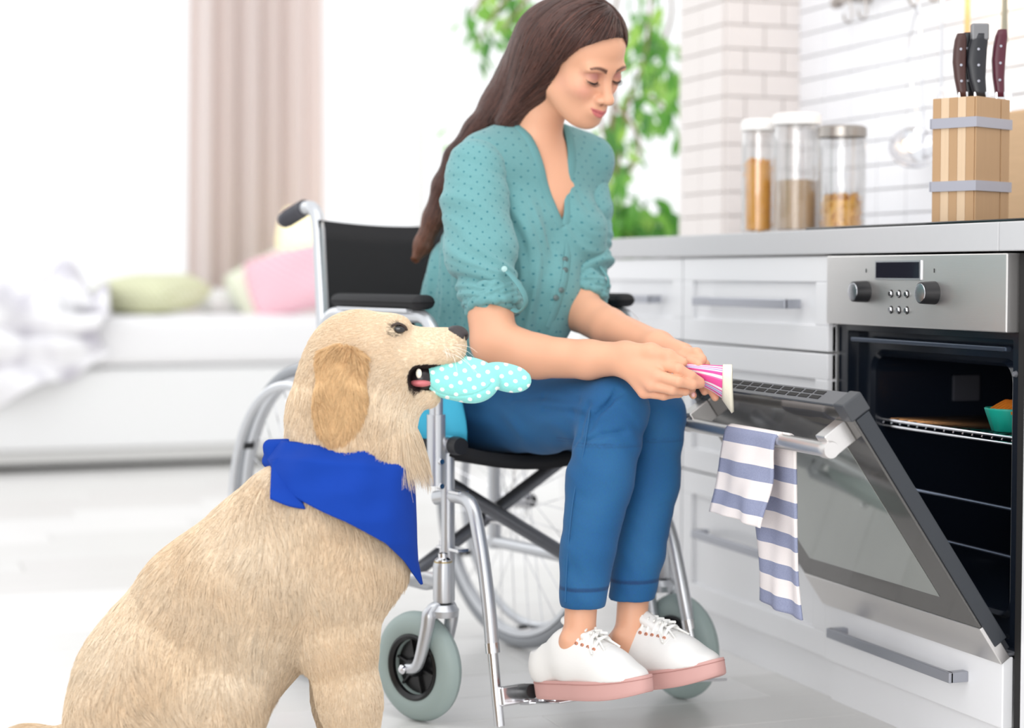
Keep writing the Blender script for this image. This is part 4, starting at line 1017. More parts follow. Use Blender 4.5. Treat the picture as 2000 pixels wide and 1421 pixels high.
# ears
for q in (-1, 1):
    er = SDF(); o_ = q*.074
    er.ell(D(667, 755, q*.088), (.034, .013, .066), k=.05, flow=(.05, q*.1, -1), fl=.030); er.ell(D(660, 812, q*.090), (.019, .011, .040), k=.05, flow=(.05, q*.1, -1), fl=.022)
    er.cap(D(650, 706, q*.066), D(692, 708, q*.066), .018, .016, k=.025, flow=(.15, q*.2, -1), fl=.016)
    EV, EQ = er.mesh(.0035); en = vnormals(EV, EQ)
    eo = np_mesh('ear', EV-dogroot, EQ, mat('ear_skin', (220, 188, 146), .8), dog, smooth_it=2); eo['label'] = 'hanging ear, darker gold than the coat'
    if q < 0: EARV, EARQ, EARN, EARS = EV, EQ, en, er
# collar
M_coll = mat('brown_leather', (120, 72, 58), .5)
def ring(c, rx, ry, tilt, n=40): return [c+np.array([rx*math.cos(a), ry*math.sin(a), tilt*math.cos(a)]) for a in np.linspace(0, 2*math.pi, n, endpoint=False)]
RC = ring(D(690, 893), .107, .104, -.002); P = [Vector(p-dogroot) for p in RC]+[Vector(RC[0]-dogroot)]
tube('collar', P, .009, M_coll, dog, 8, flat=.4, caps=False)
for i in range(22, 40, 3): lathe('collar_stud', [(0, -.003), (.004, -.001), (.0045, .002)], M_chrome, dog, 10, tuple(Vector((RC[i]-dogroot)*np.array([1.0, 1.02, 1]))), 'Y')
# bandana: a cone of cloth round the neck, hem from the nape knot to the tip on the chest
M_blue = mat('royal_blue_cotton', (14, 60, 156), .85, spec=.2, noise=.06, nscale=30, bump=.15, bscale=700)
def interp(x, xs, ys): return float(np.interp(x, xs, ys))
nz_, nt = 60, 90; V_, F_ = [], []
yr = [866, 900, 960, 1015, 1060, 1095, 1140]          # pixel rows at the centre plane
xR = [780, 806, 810, 812, 813, 815, 824]; xC = [672, 668, 664, 668, 690, 735, 800]; bb = [.098, .132, .142, .145, .132, .090, .012]
hem = [528, 522, 560, 670, 750, 787, 820]
for i in range(nz_+1):
    v = i/nz_; py = 866+v*(1140-866)
    R_x, C_x, hx_, b_ = (interp(py, yr, t) for t in (xR, xC, hem, bb)); C_x = min(C_x, R_x-20)
    aa = R_x-C_x; aL = max(C_x-interp(py, yr, [540, 520, 500, 480, 480, 480, 480]), 10)
    lim = -1.0 if hx_ <= C_x-aL else (hx_-C_x)/(aa if hx_ > C_x else aL); th_max = math.acos(max(-.985, min(1, lim)))
    for j in range(nt+1):
        th = -th_max+2*th_max*j/nt; c_, s_ = math.cos(th), math.sin(th)
        px = C_x+(aa if c_ > 0 else aL)*(abs(c_)**.9)*(1 if c_ > 0 else -1)
        fold = .004*math.sin(th*9+v*6)*(1-v)+.003*math.sin(v*22+th*4)*(1-v)**2
        py2 = py+(1-v)**2*(24*((px-560)/250)-4)
        V_.append(D(px, py2, (abs(s_)**.8*(b_+fold))*(1 if s_ > 0 else -1))-dogroot)
for i in range(nz_):
    for j in range(nt): a = i*(nt+1)+j; F_.append((a, a+nt+1, a+nt+2, a+1))
bd = np_mesh('bandana', np.array(V_), np.array(F_), M_blue, dog); bd['label'] = 'royal blue bandana knotted at the nape'
md = bd.modifiers.new('t', 'SOLIDIFY'); md.thickness = .004; md.offset = 0
kn = SDF(); kn.ell(D(540, 884, -.03), (.020, .022, .018), k=.006); kn.cap(D(528, 872, -.035), D(560, 866, -.05), .012, .008, k=.006); kn.cap(D(525, 900, -.03), D(552, 905, -.06), .011, .012, k=.005); kn.cap(D(545, 895, -.03), D(560, 880, .03), .015, .012, k=.006)
KV, KQ = kn.mesh(.002); np_mesh('bandana_knot', KV-dogroot, KQ, M_blue, dog)
def cloth_tri(name, pts, db0, db1, par, m=M_blue, n=16):
    """soft triangular tail from a narrow root edge to a wide hem; pts = root a, root b, hem a, hem b (pixels)"""
    V, F = [], []
    for i in range(n+1):
        v = i/n
        for j in range(n+1):
            u = j/n; a = np.array(pts[0])*(1-v)+np.array(pts[2])*v; b = np.array(pts[1])*(1-v)+np.array(pts[3])*v; p = a*(1-u)+b*u
            V.append(D(p[0], p[1]+4*math.sin(math.pi*u)*v, db0+(db1-db0)*v-.010*math.sin(math.pi*u)*(1-.4*v)+.006*math.sin(6*v))-dogroot)
    for i in range(n):
        for j in range(n): a = i*(n+1)+j; F.append((a, a+n+1, a+n+2, a+1))
    o = np_mesh(name, np.array(V), np.array(F), m, par); md = o.modifiers.new('t', 'SOLIDIFY'); md.thickness = .003; return o
cloth_tri('bandana_tail', [(530, 898), (556, 892), (527, 973), (597, 993)], -.075, -.135, dog)
cloth_tri('bandana_tail', [(524, 890), (538, 900), (512, 925), (536, 948)], .02, .03, dog)
# fur
tree_pts = None
def under_cloth(P):
    """roots hidden under the bandana carry no fur"""
    X0 = 1000+P[:, 0]/P[:, 1]*FPX; zz = CAMZ+(P[:, 2]-CAMZ)/P[:, 1]*DB
    rows = [D(600, y)[2] for y in yr]; R_ = np.interp(-zz, [-r_ for r_ in rows], xR); H_ = np.interp(-zz, [-r_ for r_ in rows], hem); rad = np.interp(-zz, [-r_ for r_ in rows], bb)
    u = D(0, 0)
    return (zz < rows[0]+.004) & (zz > rows[-1]) & (X0 > H_+14) & (np.abs(P[:, 1]-DB) < .2)
def fur(name, S, V, Q, N, n, parent, root, m, seg=5, colfn=None, keep=None, wfn=None, lift=.32, lenmul=1.0, curl=.18, rad=.00042):
    wt = np.where(N[:, 1] < .35, 1.0, .22)
    if wfn is not None: wt = wt*wfn(V)
    P, nn = sample_faces(V, Q, N, n, wt)
    if keep is not None: k = keep(P); P, nn = P[k], nn[k]
    U = [q for q in S.p if q['op'] == 'u']; Wt = np.zeros(len(P)); FL = np.zeros((len(P), 3)); LN = np.zeros(len(P))
    for q in U:
        d = S.one(q, P); w_ = np.exp(-np.clip(d, -.004, 1)/.010); Wt += w_; FL += w_[:, None]*np.array(q['flow'], float)/np.linalg.norm(q['flow']); LN += w_*q['fl']
    FL /= Wt[:, None]; LN /= Wt
    cl = np.stack([np.sin(P[:, 0]*38+P[:, 2]*21)+np.sin(P[:, 2]*61), np.sin(P[:, 2]*33+P[:, 0]*27), np.sin(P[:, 0]*47-P[:, 2]*23)], -1)
    FL = FL+cl*.16+RNG.normal(0, .13, FL.shape); FL -= nn*(FL*nn).sum(1, keepdims=True); FL /= np.linalg.norm(FL, axis=1, keepdims=True)+1e-9
    Ls = LN*lenmul*RNG.uniform(.6, 1.15, len(P)); pts = [P-nn*.002]
    t_prev = P; side = np.cross(nn, FL)
    for i in range(1, seg):
        t = i/(seg-1); d = FL*t+nn*(lift*t*(1-.55*t))+side*(curl*np.sin(t*3+P[:, 0:1]*90)*t*.5)+np.array([0, 0, -.12])*t*t; pts.append(P+d*Ls[:, None])
    PT = np.stack(pts, 1); ng = max(len(P)//11, 10); kd = KDTree(ng)
    for i in range(ng): kd.insert(P[i], i)
    kd.balance(); gi = np.array([kd.find(p)[1] for p in P]); tt = np.linspace(0, 1, seg)[None, :, None]; off_ = PT-PT[:, :1]; go = PT[gi]-PT[gi][:, :1]
    cs_ = np.clip((LN-.010)/.012, .0, 1)[:, None, None]; PT = PT[:, :1]+off_*(1-.45*tt*cs_)+go*(.45*tt*cs_)+(PT[gi][:, :1]-PT[:, :1])*(.6*tt**1.3*cs_)-root; clump = (np.sin(gi*12.9898)*43758.5) % 1
    col = colfn(P) if colfn is not None else None
    if col is not None: col = np.clip(col*(1-cs_[:, 0]*(.11-.16*clump[:, None])), 0, 1)
    r_ = rad*np.linspace(1, .25, seg)
    return curves_obj(name, PT, r_, m, parent, col)
s = NT('fur_coat'); a_ = s.n('ShaderNodeAttribute', attribute_name='col'); s.l(a_.outputs['Color'], s.b.inputs['Base Color']); s.b.inputs['Roughness'].default_value = .6; s.b.inputs['Specular IOR Level'].default_value = .25; M_fur = s.m
def fcol(P):
    n = len(P); a = RNG.random((n, 1)); pn = .5+.5*np.sin(P[:, 0:1]*24+1.7*np.sin(P[:, 2:3]*19))*np.sin(P[:, 2:3]*17+1)
    c = cream*(1-a*.5)+pale*(a*.5); c = c*(1-.34*pn)+gold*(.34*pn); c = c*RNG.uniform(.9, 1.06, (n, 1))
    mz = D(905, 690)[0]; near = np.clip(1-(mz-P[:, 0:1])/.06, 0, 1)*(P[:, 2:3] > D(0, 712)[2]); c = c*(1-near*.12)
    ml = full_m(P)[:, None]; c = np.where(ml < .005, dark*1.3, c)
    ec = D(779, 642); de = np.sqrt((P[:, 0:1]-ec[0])**2+(P[:, 2:3]-ec[2])**2); c = np.where((de < .0125), c*.42, c)
    return np.clip(c, 0, 1)
VN = vnormals(V, Q)
keepb = lambda P: ~under_cloth(P) & (full_m(P) > .0015)
headw = lambda X_: np.where(X_[:, 2] > D(0, 830)[2], 1.5, 1.0)*np.where(X_[:, 2] < .09, .35, 1)
fur('fur', dg, V, Q, VN, 150000, dog, dogroot, M_fur, colfn=fcol, keep=keepb, wfn=headw)
fur('ear_fur', EARS, EARV, EARQ, EARN, 16000, dog, dogroot, M_fur, colfn=lambda P: np.clip((gold*.78+cream*.22)*np.array([1.03, 1, .93])*RNG.uniform(.86, 1.16, (len(P), 1)), 0, 1), lift=.32, curl=.3)
# longer ruff falling over the bandana's upper edge
rf = SDF(); rf.chain([(D(690, 872), .097), (D(684, 800), .088)], k=.04, flow=(.1, -.05, -1), fl=.068)
RV, RQ = rf.mesh(.006); RN = vnormals(RV, RQ)
fur('ruff', rf, RV, RQ, RN, 26000, dog, dogroot, M_fur, colfn=fcol, keep=lambda P: (P[:, 2] < D(0, 806)[2]) & (P[:, 2] > D(0, 872)[2]), lift=.55, curl=.3, rad=.0005)
# whiskers
WP = []
for i in range(14):
    p = D(872+RNG.uniform(-14, 14), 682+RNG.uniform(-10, 12), -.026); d = np.array([RNG.uniform(.1, .8), -.55, RNG.uniform(-.5, .35)]); WP.append([p, p+d*.02, p+d*.04+np.array([0, 0, -.003]), p+d*.055+np.array([0, 0, -.010])])
curves_obj('whiskers', np.array(WP)-dogroot, np.array([.0003, .00025, .0002, .0001]), mat('whisker', (250, 244, 234), .4), dog)
# aqua mitt in the mouth
mroot = D(900, 745); mt = empty('oven_mitt', toW(mroot), -YAW, label='puffy aqua oven mitt with white dots in the dog\'s mouth', cat='oven mitt')
ms = SDF()
def rotz(px0, py0, px1, py1): d = D(px1, py1)-D(px0, py0); return math.atan2(d[2], d[0])
def R_y(a): return np.array([[math.cos(a), 0, -math.sin(a)], [0, 1, 0], [math.sin(a), 0, math.cos(a)]])
A_ = R_y(math.radians(-3))
ms.ell(D(901, 739), (.062, .026, .0365), M=A_, k=.012); ms.ell(D(868, 737), (.036, .026, .026), M=A_, k=.012); ms.ell(D(925, 748), (.036, .024, .031), M=A_, k=.012)
ms.ell(D(985, 736, .022), (.042, .018, .023), M=R_y(math.radians(-14)), k=.008); ms.ell(D(1004, 740, .022), (.027, .016, .019), M=R_y(math.radians(-8)), k=.008)
seam = [(832, 735), (838, 752), (856, 767), (885, 774), (915, 772), (945, 762), (965, 744)]
for (x0, y0), (x1, y1) in zip(seam[:-1], seam[1:]):
    a, b = (ray_hit(ms, x, y, DB-.08, DB+.05) for x, y in ((x0, y0), (x1, y1)))
    if a is not None and b is not None: ms.cap(a, b, .0006, k=.003, op='s')
MV, MQ = ms.mesh(.0016)
def dots_mat(name, base, dot, sp_, rad_, soft=.01, hexa=True, bump=0, rough=.85, sheen=.2):
    s = NT(name); uvn = s.n('ShaderNodeUVMap'); sx = s.n('ShaderNodeSeparateXYZ', i_0=uvn.outputs[0])
    def lattice(ox, oy):
        u = s.math('SUBTRACT', s.math('FRACT', s.math('ADD', s.math('MULTIPLY', sx.outputs[0], 1/sp_), ox)), .5); v = s.math('SUBTRACT', s.math('FRACT', s.math('ADD', s.math('MULTIPLY', sx.outputs[1], 1/(sp_*1.0)), oy)), .5)
        return s.math('SQRT', s.math('ADD', s.math('MULTIPLY', u, u), s.math('MULTIPLY', v, v)))
    d = s.math('MINIMUM', lattice(0, 0), lattice(.5, .5)); f = s.math('LESS_THAN', d, rad_/sp_)
    tc = s.n('ShaderNodeTexCoord'); nz = s.n('ShaderNodeTexNoise', i_0=tc.outputs['Object']); nz.inputs['Scale'].default_value = 420; nz.inputs['Detail'].default_value = 4
    n2 = s.n('ShaderNodeTexNoise', i_0=tc.outputs['Object']); n2.inputs['Scale'].default_value = 30
    c0 = lin(base); c = s.mix(nz.outputs[0], tuple(x*.9 for x in c0[:3])+(1,), tuple(min(1, x*1.1) for x in c0[:3])+(1,))
    s.l(s.mix(f, c, lin(dot)), s.b.inputs['Base Color']); s.b.inputs['Roughness'].default_value = rough; s.b.inputs['Sheen Weight'].default_value = sheen
    if bump:
        h_ = s.math('ADD', s.math('MULTIPLY', nz.outputs[0], .15), n2.outputs[0]); bp = s.n('ShaderNodeBump', i_Height=h_); bp.inputs['Strength'].default_value = bump; bp.inputs['Distance'].default_value = .004; s.l(bp.outputs[0], s.b.inputs['Normal'])
    return s.m
M_mitt = dots_mat('aqua_dotted_cotton', (142, 222, 216), (246, 246, 242), .0235, .0036, bump=.25)
ca, sa = math.cos(.35), math.sin(.35); mu = np.stack([(MV[:, 0]-mroot[0])*ca-(MV[:, 2]-mroot[2])*sa, (MV[:, 0]-mroot[0])*sa+(MV[:, 2]-mroot[2])*ca], -1)*np.array([1, 1.15])
np_mesh('padded_body', MV-mroot, MQ, M_mitt, mt, uv=mu, smooth_it=1)
hl = tube('hanging_loop', [Vector(D(x, y, .035)-mroot) for x, y in ((1020, 735), (1030, 730), (1034, 740), (1026, 747))], .0025, mat('aqua_trim', (120, 205, 200), .7), mt, 8, sm=4)
# ---------------------------------------------------------------- woman
WR = np.array([.0, 3.60, 0.0]); woman = empty('person', toW(WR), -YAW, label='woman in teal dotted blouse and blue jeans sitting in the wheelchair, looking down', cat='person')
Lc = np.array([math.cos(CA), math.sin(CA), 0]); Fc = np.array([math.sin(CA), -math.cos(CA), 0]); Zc = np.array([0, 0, 1.0]); MT = np.stack([Lc, Fc, Zc], 1)
skin = linc((223, 168, 137)); M_skin = attr_mat('skin', 'col', .42, .35, sss=.12)
# --- head frame: l = her left, f = forward, u = up
yw, pt_, rl_ = math.radians(47), math.radians(28), math.radians(7)
f0 = np.array([math.sin(yw), -math.cos(yw), 0]); Lh0 = np.array([math.cos(yw), math.sin(yw), 0])
Fh = f0*math.cos(pt_)-Zc*math.sin(pt_); Uh0 = f0*math.sin(pt_)+Zc*math.cos(pt_)
Lh = Lh0*math.cos(rl_)+Uh0*math.sin(rl_); Uh = Uh0*math.cos(rl_)-Lh0*math.sin(rl_); MH = np.stack([Lh, Fh, Uh], 1)
HC = K(1182, 151, 3.465)-Fh*.080
def H(l, f, u): return HC+l*Lh+f*Fh+u*Uh
def toH(P): return (P-HC)@MH
hs_ = SDF()
hs_.ell(H(0, -.012, .030), (.073, .090, .077), MH, k=.02); hs_.ell(H(0, .030, .042), (.060, .052, .050), MH, k=.03)
hs_.ell(H(0, .028, -.030), (.051, .054, .058), MH, k=.03); hs_.ell(H(0, .037, -.062), (.035, .043, .036), MH, k=.03)
for q in (-1, 1):
    hs_.ell(H(q*.036, .055, -.024), (.021, .022, .020), MH, k=.025); hs_.cap(H(q*.050, -.002, -.048), H(q*.020, .058, -.086), .011, .012, k=.04)
    hs_.ell(H(q*.026, .078, .016), (.024, .010, .008), MH, k=.02)
hs_.ell(H(0, .070, -.090), (.017, .014, .013), MH, k=.02)
for q in (-1, 1): hs_.ell(H(q*.031, .090, -.003), (.019, .012, .011), MH, k=.016, op='s')
hs_.cap(H(0, .078, .008), H(0, .101, -.034), .0085, .0095, k=.014); hs_.ell(H(0, .104, -.036), (.0105, .010, .0088), MH, k=.008)
for q in (-1, 1):
    hs_.ell(H(q*.0125, .092, -.040), (.0068, .0095, .0065), MH, k=.006); hs_.ell(H(q*.0065, .100, -.0465), (.0034, .005, .003), MH, k=.003, op='s')
    hs_.ell(H(q*.031, .0745, -.003), (.0152, .0125, .0125), MH, k=.004)
hs_.ell(H(0, .083, -.062), (.022, .014, .016), MH, k=.014)
for q in (-1, 1): hs_.cap(H(0, .0955, -.0612), H(q*.0185, .0855, -.0590), .0040, .0018, k=.006); hs_.cap(H(0, .0930, -.0690), H(q*.0165, .0850, -.0625), .0050, .0020, k=.005)
for q in (-1, 1): hs_.cap(H(q*.021, .0885, -.0602), H(0, .1005, -.0652), .0006, .0008, k=.004, op='s')
for q in (-1, 1):
    hs_.ell(H(q*.0705, -.012, -.010), (.009, .016, .027), MH, k=.006); hs_.ell(H(q*.079, -.010, -.008), (.005, .009, .016), MH, k=.005, op='s')
hs_.chain([(H(0, -.034, -.050), .046), (K(1052, 205, 3.575), .046), (K(1045, 262, 3.58), .050)], k=.03)
# shoulders and chest
hs_.cap(K(955, 330, 3.53), K(1140, 330, 3.665), .028, .028, k=.05)
hs_.ell(K(1050, 400, 3.605), (.100, .086, .12), MT, k=.05)
HV, HQ = hs_.mesh(.0022, lo=None, hi=None)
def head_col(P):
    h = toH(P); n = len(P); c = np.repeat(skin[None], n, 0)
    def blend(c, col, w_): w_ = np.clip(w_, 0, 1)[:, None]; return c*(1-w_)+np.array(col)*w_
    l, f, u = np.abs(h[:, 0]), h[:, 1], h[:, 2]
    c = blend(c, linc((240, 168, 150)), .55*np.exp(-(((l-.042)/.018)**2+((u+.028)/.016)**2))*(f > .02))
    c = blend(c, linc((168, 108, 104)), .85*np.exp(-(((l-.031)/.017)**2+((u-.004)/.0085)**2)**1.3)*(f > .06))
    ml_ = -.0652+.0052*(l/.021)**1.6; up_ = .0068*np.sqrt(np.clip(1-(l/.0235)**2, 0, 1)); lo_ = .0098*np.sqrt(np.clip(1-(l/.0205)**2, 0, 1)); dl = np.where(u > ml_, (u-ml_)/(up_+1e-4), (ml_-u)/(lo_+1e-4)); c = blend(c, linc((206, 118, 116)), np.clip((1.1-dl)*4, 0, 1)*(f > .066)*(l < .023))
    c = blend(c, linc((150, 62, 72)), np.exp(-((u-ml_)/.0009)**2)*(l < .021)*(f > .07)*.8)
    t = np.clip((l-.012)/.036, 0, 1); ub = .0150+.0080*np.sin(t*2.3)-.002*t; c = blend(c, linc((84, 54, 46)), .92*np.exp(-((u-ub)/(.0040*(1.15-.70*t)))**4)*(l > .0115)*(l < .0490)*(f > .04))
    c = blend(c, linc((120, 60, 50)), np.exp(-((l-.0065)/.0035)**2-((u+.0475)/.003)**2)*(f > .085)*.8)
    return c
hparts = [(HV, HQ, head_col(HV))]
# --- arms and hands
ar = SDF()
ar.chain([(K(930, 345, 3.49), .046), (K(950, 560, 3.42), .042), (K(966, 668, 3.375), .0425), (K(1050, 696, 3.335), .0385), (K(1150, 702, 3.28), .0335), (K(1212, 700, 3.245), .0285)], k=.012)
ar.ell(K(1228, 703, 3.235), (.028, .024, .028), k=.02)
kn_ = [K(1290, 712, 3.195), K(1283, 733, 3.178), K(1272, 752, 3.182), K(1258, 766, 3.200)]
for j, p in enumerate(kn_): ar.cap(K(1222, 690+7*j, 3.237), p, .016, .0115 if j < 3 else .011, k=.014)
FG = [[(1325, 720, 3.168), (1350, 734, 3.172), (1368, 744, 3.186)], [(1325, 745, 3.160), (1352, 751, 3.170), (1369, 750, 3.188)], [(1313, 761, 3.170), (1338, 763, 3.184), (1352, 759, 3.205)], [(1296, 772, 3.192), (1326, 768, 3.206), (1342, 762, 3.222)]]
RF = [(.0105, .0092, .0082, .0068), (.0105, .0092, .0082, .0070), (.0100, .0088, .0078, .0066), (.0092, .0080, .0070, .0060)]
for p, g, r4 in zip(kn_, FG, RF): ar.chain(list(zip([p]+[K(*q) for q in g], r4)), k=.004)
ar.chain([(K(1228, 688, 3.225), .017), (K(1272, 686, 3.205), .0135), (K(1306, 694, 3.190), .0098), (K(1334, 707, 3.186), .0082)], k=.010)
AV, AQ = ar.mesh(.0020)
af = SDF()
af.chain([(K(1145, 355, 3.67), .028), (K(1140, 530, 3.585), .026), (K(1132, 605, 3.545), .040), (K(1190, 640, 3.46), .035), (K(1285, 676, 3.315), .0265)], k=.012)
af.cap(K(1285, 677, 3.312), K(1335, 690, 3.255), .024, .019, k=.02)
for g, r4 in (([(1338, 690, 3.240), (1361, 690, 3.222), (1370, 702, 3.214), (1362, 711, 3.205)], (.012, .0098, .0088, .0075)),
              ([(1340, 694, 3.262), (1376, 712, 3.258), (1380, 745, 3.250), (1397, 776, 3.238)], (.012, .0092, .0082, .0068)),
              ([(1334, 700, 3.272), (1364, 722, 3.272), (1368, 748, 3.262), (1376, 765, 3.25)], (.011, .0086, .0076, .0064)),
              ([(1326, 704, 3.278), (1345, 735, 3.280), (1346, 758, 3.258), (1354, 772, 3.236)], (.010, .0080, .0074, .0064))):
    af.chain([(K(*p), r_) for p, r_ in zip(g, r4)], k=.004)
af.chain([(K(1300, 690, 3.285), .016), (K(1326, 702, 3.236), .0115), (K(1346, 707, 3.214), .0092), (K(1364, 711, 3.200), .0078)], k=.008)
FV, FQ = af.mesh(.0020)
def arm_col(P):
    c = np.repeat(skin[None], len(P), 0)*(1-.03*np.sin(P[:, 0:1]*90)*np.sin(P[:, 2:3]*80)); px = 1000+P[:, 0]/P[:, 1]*FPX
    kd = np.min([np.linalg.norm(P-k_, axis=1) for k_ in kn_], 0); w_ = np.exp(-(kd/.012)**2)[:, None]*.35
    return c*(1-w_)+linc((238, 160, 136))*w_
hparts += [(AV, AQ, arm_col(AV)), (FV, FQ, arm_col(FV))]
# --- lower legs, ankles
KN, KF = K(1200, 800, 3.285), K(1278, 812, 3.385)
AN, AF = K(1131, 1245, 3.195), K(1232, 1238, 3.265)
NHEEL, NTOE = np.array([.077, 3.235, .106]), np.array([.237, 3.075, .142]); FHEEL, FTOE = np.array([.204, 3.292, .104]), np.array([.368, 3.135, .160])
lg = SDF()
for a, b in ((K(1139, 1120, 3.205), AN), (K(1240, 1120, 3.29), AF)): lg.cap(a, b, .0285, .0275, k=.02)
for a, t in ((AN, NTOE), (AF, FTOE)): lg.cap(a-np.array([0, 0, .035]), a*.45+t*.55-np.array([0, 0, .022]), .024, .016, k=.03); lg.ell(a-(t-a)*.12+np.array([0, 0, -.035]), (.03, .03, .03), k=.03)
for a in (AN, AF): lg.ell(a+Lc*.026+Zc*.006, (.010, .010, .011), k=.014); lg.ell(a-Lc*.026+Zc*.002, (.010, .010, .011), k=.014)
GV, GQ = lg.mesh(.003); hparts.append((GV, GQ, np.repeat(skin[None], len(GV), 0)))
core = SDF()   # the rest of the body under the clothes
core.ell(K(1010, 470, 3.63), (.125, .085, .16), MT, k=.05); core.ell(K(965, 630, 3.67), (.115, .09, .15), MT, k=.05); core.ell(K(930, 775, 3.71), (.14, .105, .085), MT, k=.05)
HN, HF = K(915, 800, 3.64), K(1010, 795, 3.75)
core.cap(HN, KN, .055, .036, k=.03); core.cap(HF, KF, .055, .034, k=.03); core.cap(KN, K(1137, 1130, 3.20), .034, .022, k=.03); core.cap(KF, K(1236, 1130, 3.275), .032, .022, k=.03)
CV, CQ = core.mesh(.006); hparts.append((CV, CQ, np.repeat(skin[None], len(CV), 0)))
o_ = 0; VV, QQ, CC = [], [], []
for v, q, c in hparts: VV.append(v); QQ.append(q+o_); CC.append(c); o_ += len(v)
np_mesh('body', np.concatenate(VV)-WR, np.concatenate(QQ), M_skin, woman, col=np.concatenate(CC), smooth_it=1)
# lashes, nails
M_lash = mat('lash', (34, 22, 22), .6)
for q in (-1, 1):
    P = [Vector(H(q*(.031+dx), .0745+.0125*math.sqrt(max(0, 1-(dx/.0155)**2-.3))+.0018, -.0092+.006*(dx/.016)**2)-WR) for dx in (-.0135, -.009, -.003, .003, .009, .0145)]
    tube('lash_line', P, [.0006, .0012, .0015, .0016, .0014, .0006], M_lash, woman, 8, sm=4)
    LP_ = []
    for i in range(22):
        dx = -.011+.0245*i/21; p = H(q*(.031+dx), .0755+.0125*math.sqrt(max(0, 1-(dx/.0165)**2-.25)), -.0098+.006*(dx/.016)**2); LP_.append([p, p+Fh*.003-Uh*.003+Lh*q*dx*.15, p+Fh*.006-Uh*.0035+Lh*q*dx*.35])
    curves_obj('eyelashes', np.array(LP_)-WR, np.array([.0003, .00022, .0001]), M_lash, woman)
M_nail = mat('pink_nail', (246, 196, 190), .2)
for p, r3 in ((K(1352, 705, 3.205), (.0055, .004, .0030)), (K(1354, 770, 3.2315), (.0038, .003, .0048)), (K(1367, 741, 3.181), (.004, .003, .003))): blob('fingernail', p, r3, M_nail, woman, WR, seg=12)
# --- jeans
jn = SDF()
jn.ell(K(925, 785, 3.70), (.165, .13, .088), MT, k=.05)
jn.chain([(HN, .083), (K(1060, 808, 3.46), .073), (KN, .0600), (K(1171, 940, 3.255), .0580), (K(1147, 1080, 3.215), .0465), (K(1138, 1168, 3.20), .0410)], k=.012)
jn.chain([(HF, .082), (K(1150, 812, 3.56), .072), (KF, .0560), (K(1270, 940, 3.35), .0520), (K(1248, 1080, 3.30), .0450), (K(1233, 1168, 3.275), .0405)], k=.012)
def crease(S, pts, r_, k_, b0, b1, out=0.0):
    P = []
    for x, y in pts:
        h = ray_hit(S, x, y, b0, b1, 300)
        if h is not None: P.append(h+np.array([0, -out, 0]))
    for a, b in zip(P[:-1], P[1:]): S.cap(a, b, r_, r_*.8, k=k_, op='s')
for c in ([(1150, 790), (1138, 815), (1133, 850), (1120, 872)], [(1150, 812), (1118, 806), (1060, 800)], [(1150, 840), (1175, 800), (1215, 768)], [(1150, 825), (1190, 788), (1205, 760)], [(1136, 865), (1175, 850), (1222, 842)], [(1000, 780), (1060, 775), (1130, 783)]):
    crease(jn, c, .0016, .010, 3.0, 3.7)
zn, zf = K(1138, 1184, 3.20)[2], K(1233, 1180, 3.275)[2]
def jpost(P, F): return np.maximum(F, np.where(P[..., 0]*.6+P[..., 1]*-.8 > -9, (zn-P[..., 2]), F)).astype(np.float32)
JV, JQ = jn.mesh(.0034, post=jpost)
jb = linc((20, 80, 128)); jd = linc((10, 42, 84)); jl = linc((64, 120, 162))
def jcol(P):
    n = len(P); s1 = .5+.5*np.sin(P[:, 0]*31+2*np.sin(P[:, 2]*23)+P[:, 1]*17); w_ = (.20*s1)[:, None]; c = np.repeat(jb[None], n, 0)*(1-w_)+jl*w_
    zz = P[:, 2]
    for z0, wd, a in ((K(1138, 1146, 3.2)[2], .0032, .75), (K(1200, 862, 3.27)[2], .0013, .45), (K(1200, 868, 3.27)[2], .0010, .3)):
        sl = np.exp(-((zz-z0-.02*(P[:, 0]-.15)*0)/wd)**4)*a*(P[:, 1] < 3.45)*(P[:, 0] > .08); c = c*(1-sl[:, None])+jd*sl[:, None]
    return c
s = NT('denim'); a_ = s.n('ShaderNodeAttribute', attribute_name='col'); tc = s.n('ShaderNodeTexCoord'); mp = s.n('ShaderNodeMapping', i_0=tc.outputs['Object']); mp.inputs['Scale'].default_value = (1, 1, .35)
nz = s.n('ShaderNodeTexNoise', i_0=mp.outputs[0]); nz.inputs['Scale'].default_value = 650; nz.inputs['Detail'].default_value = 2
mm = s.n('ShaderNodeMix', data_type='RGBA', blend_type='MULTIPLY'); mm.inputs[0].default_value = .5; s.l(a_.outputs['Color'], mm.inputs[6]); s.l(nz.outputs[1], mm.inputs[7])
hs = s.n('ShaderNodeHueSaturation', i_Color=mm.outputs[2]); hs.inputs['Value'].default_value = 1.45; hs.inputs['Saturation'].default_value = 1.05
g_ = s.mix(.55, a_.outputs['Color'], hs.outputs[0]); s.l(g_, s.b.inputs['Base Color']); s.b.inputs['Roughness'].default_value = .8; s.b.inputs['Sheen Weight'].default_value = .06
bp = s.n('ShaderNodeBump', i_Height=nz.outputs[0]); bp.inputs['Strength'].default_value = .3; bp.inputs['Distance'].default_value = .0008; s.l(bp.outputs[0], s.b.inputs['Normal']); M_jean = s.m
jnn = vnormals(JV, JQ); jz = JV[:, 2]; ja = .0016*(np.exp(-((jz-K(0, 860, 3.28)[2])/.05)**2)+.6*np.exp(-((jz-K(0, 1130, 3.2)[2])/.05)**2)+.25)
JV = JV+jnn*(ja*np.sin((jz+.35*JV[:, 0]+.01*np.sin(JV[:, 0]*60))*150+2*np.sin(jz*31))*np.sin(JV[:, 0]*45+jz*20))[:, None]
np_mesh('jeans', JV-WR, JQ, M_jean, woman, col=jcol(JV), smooth_it=2)
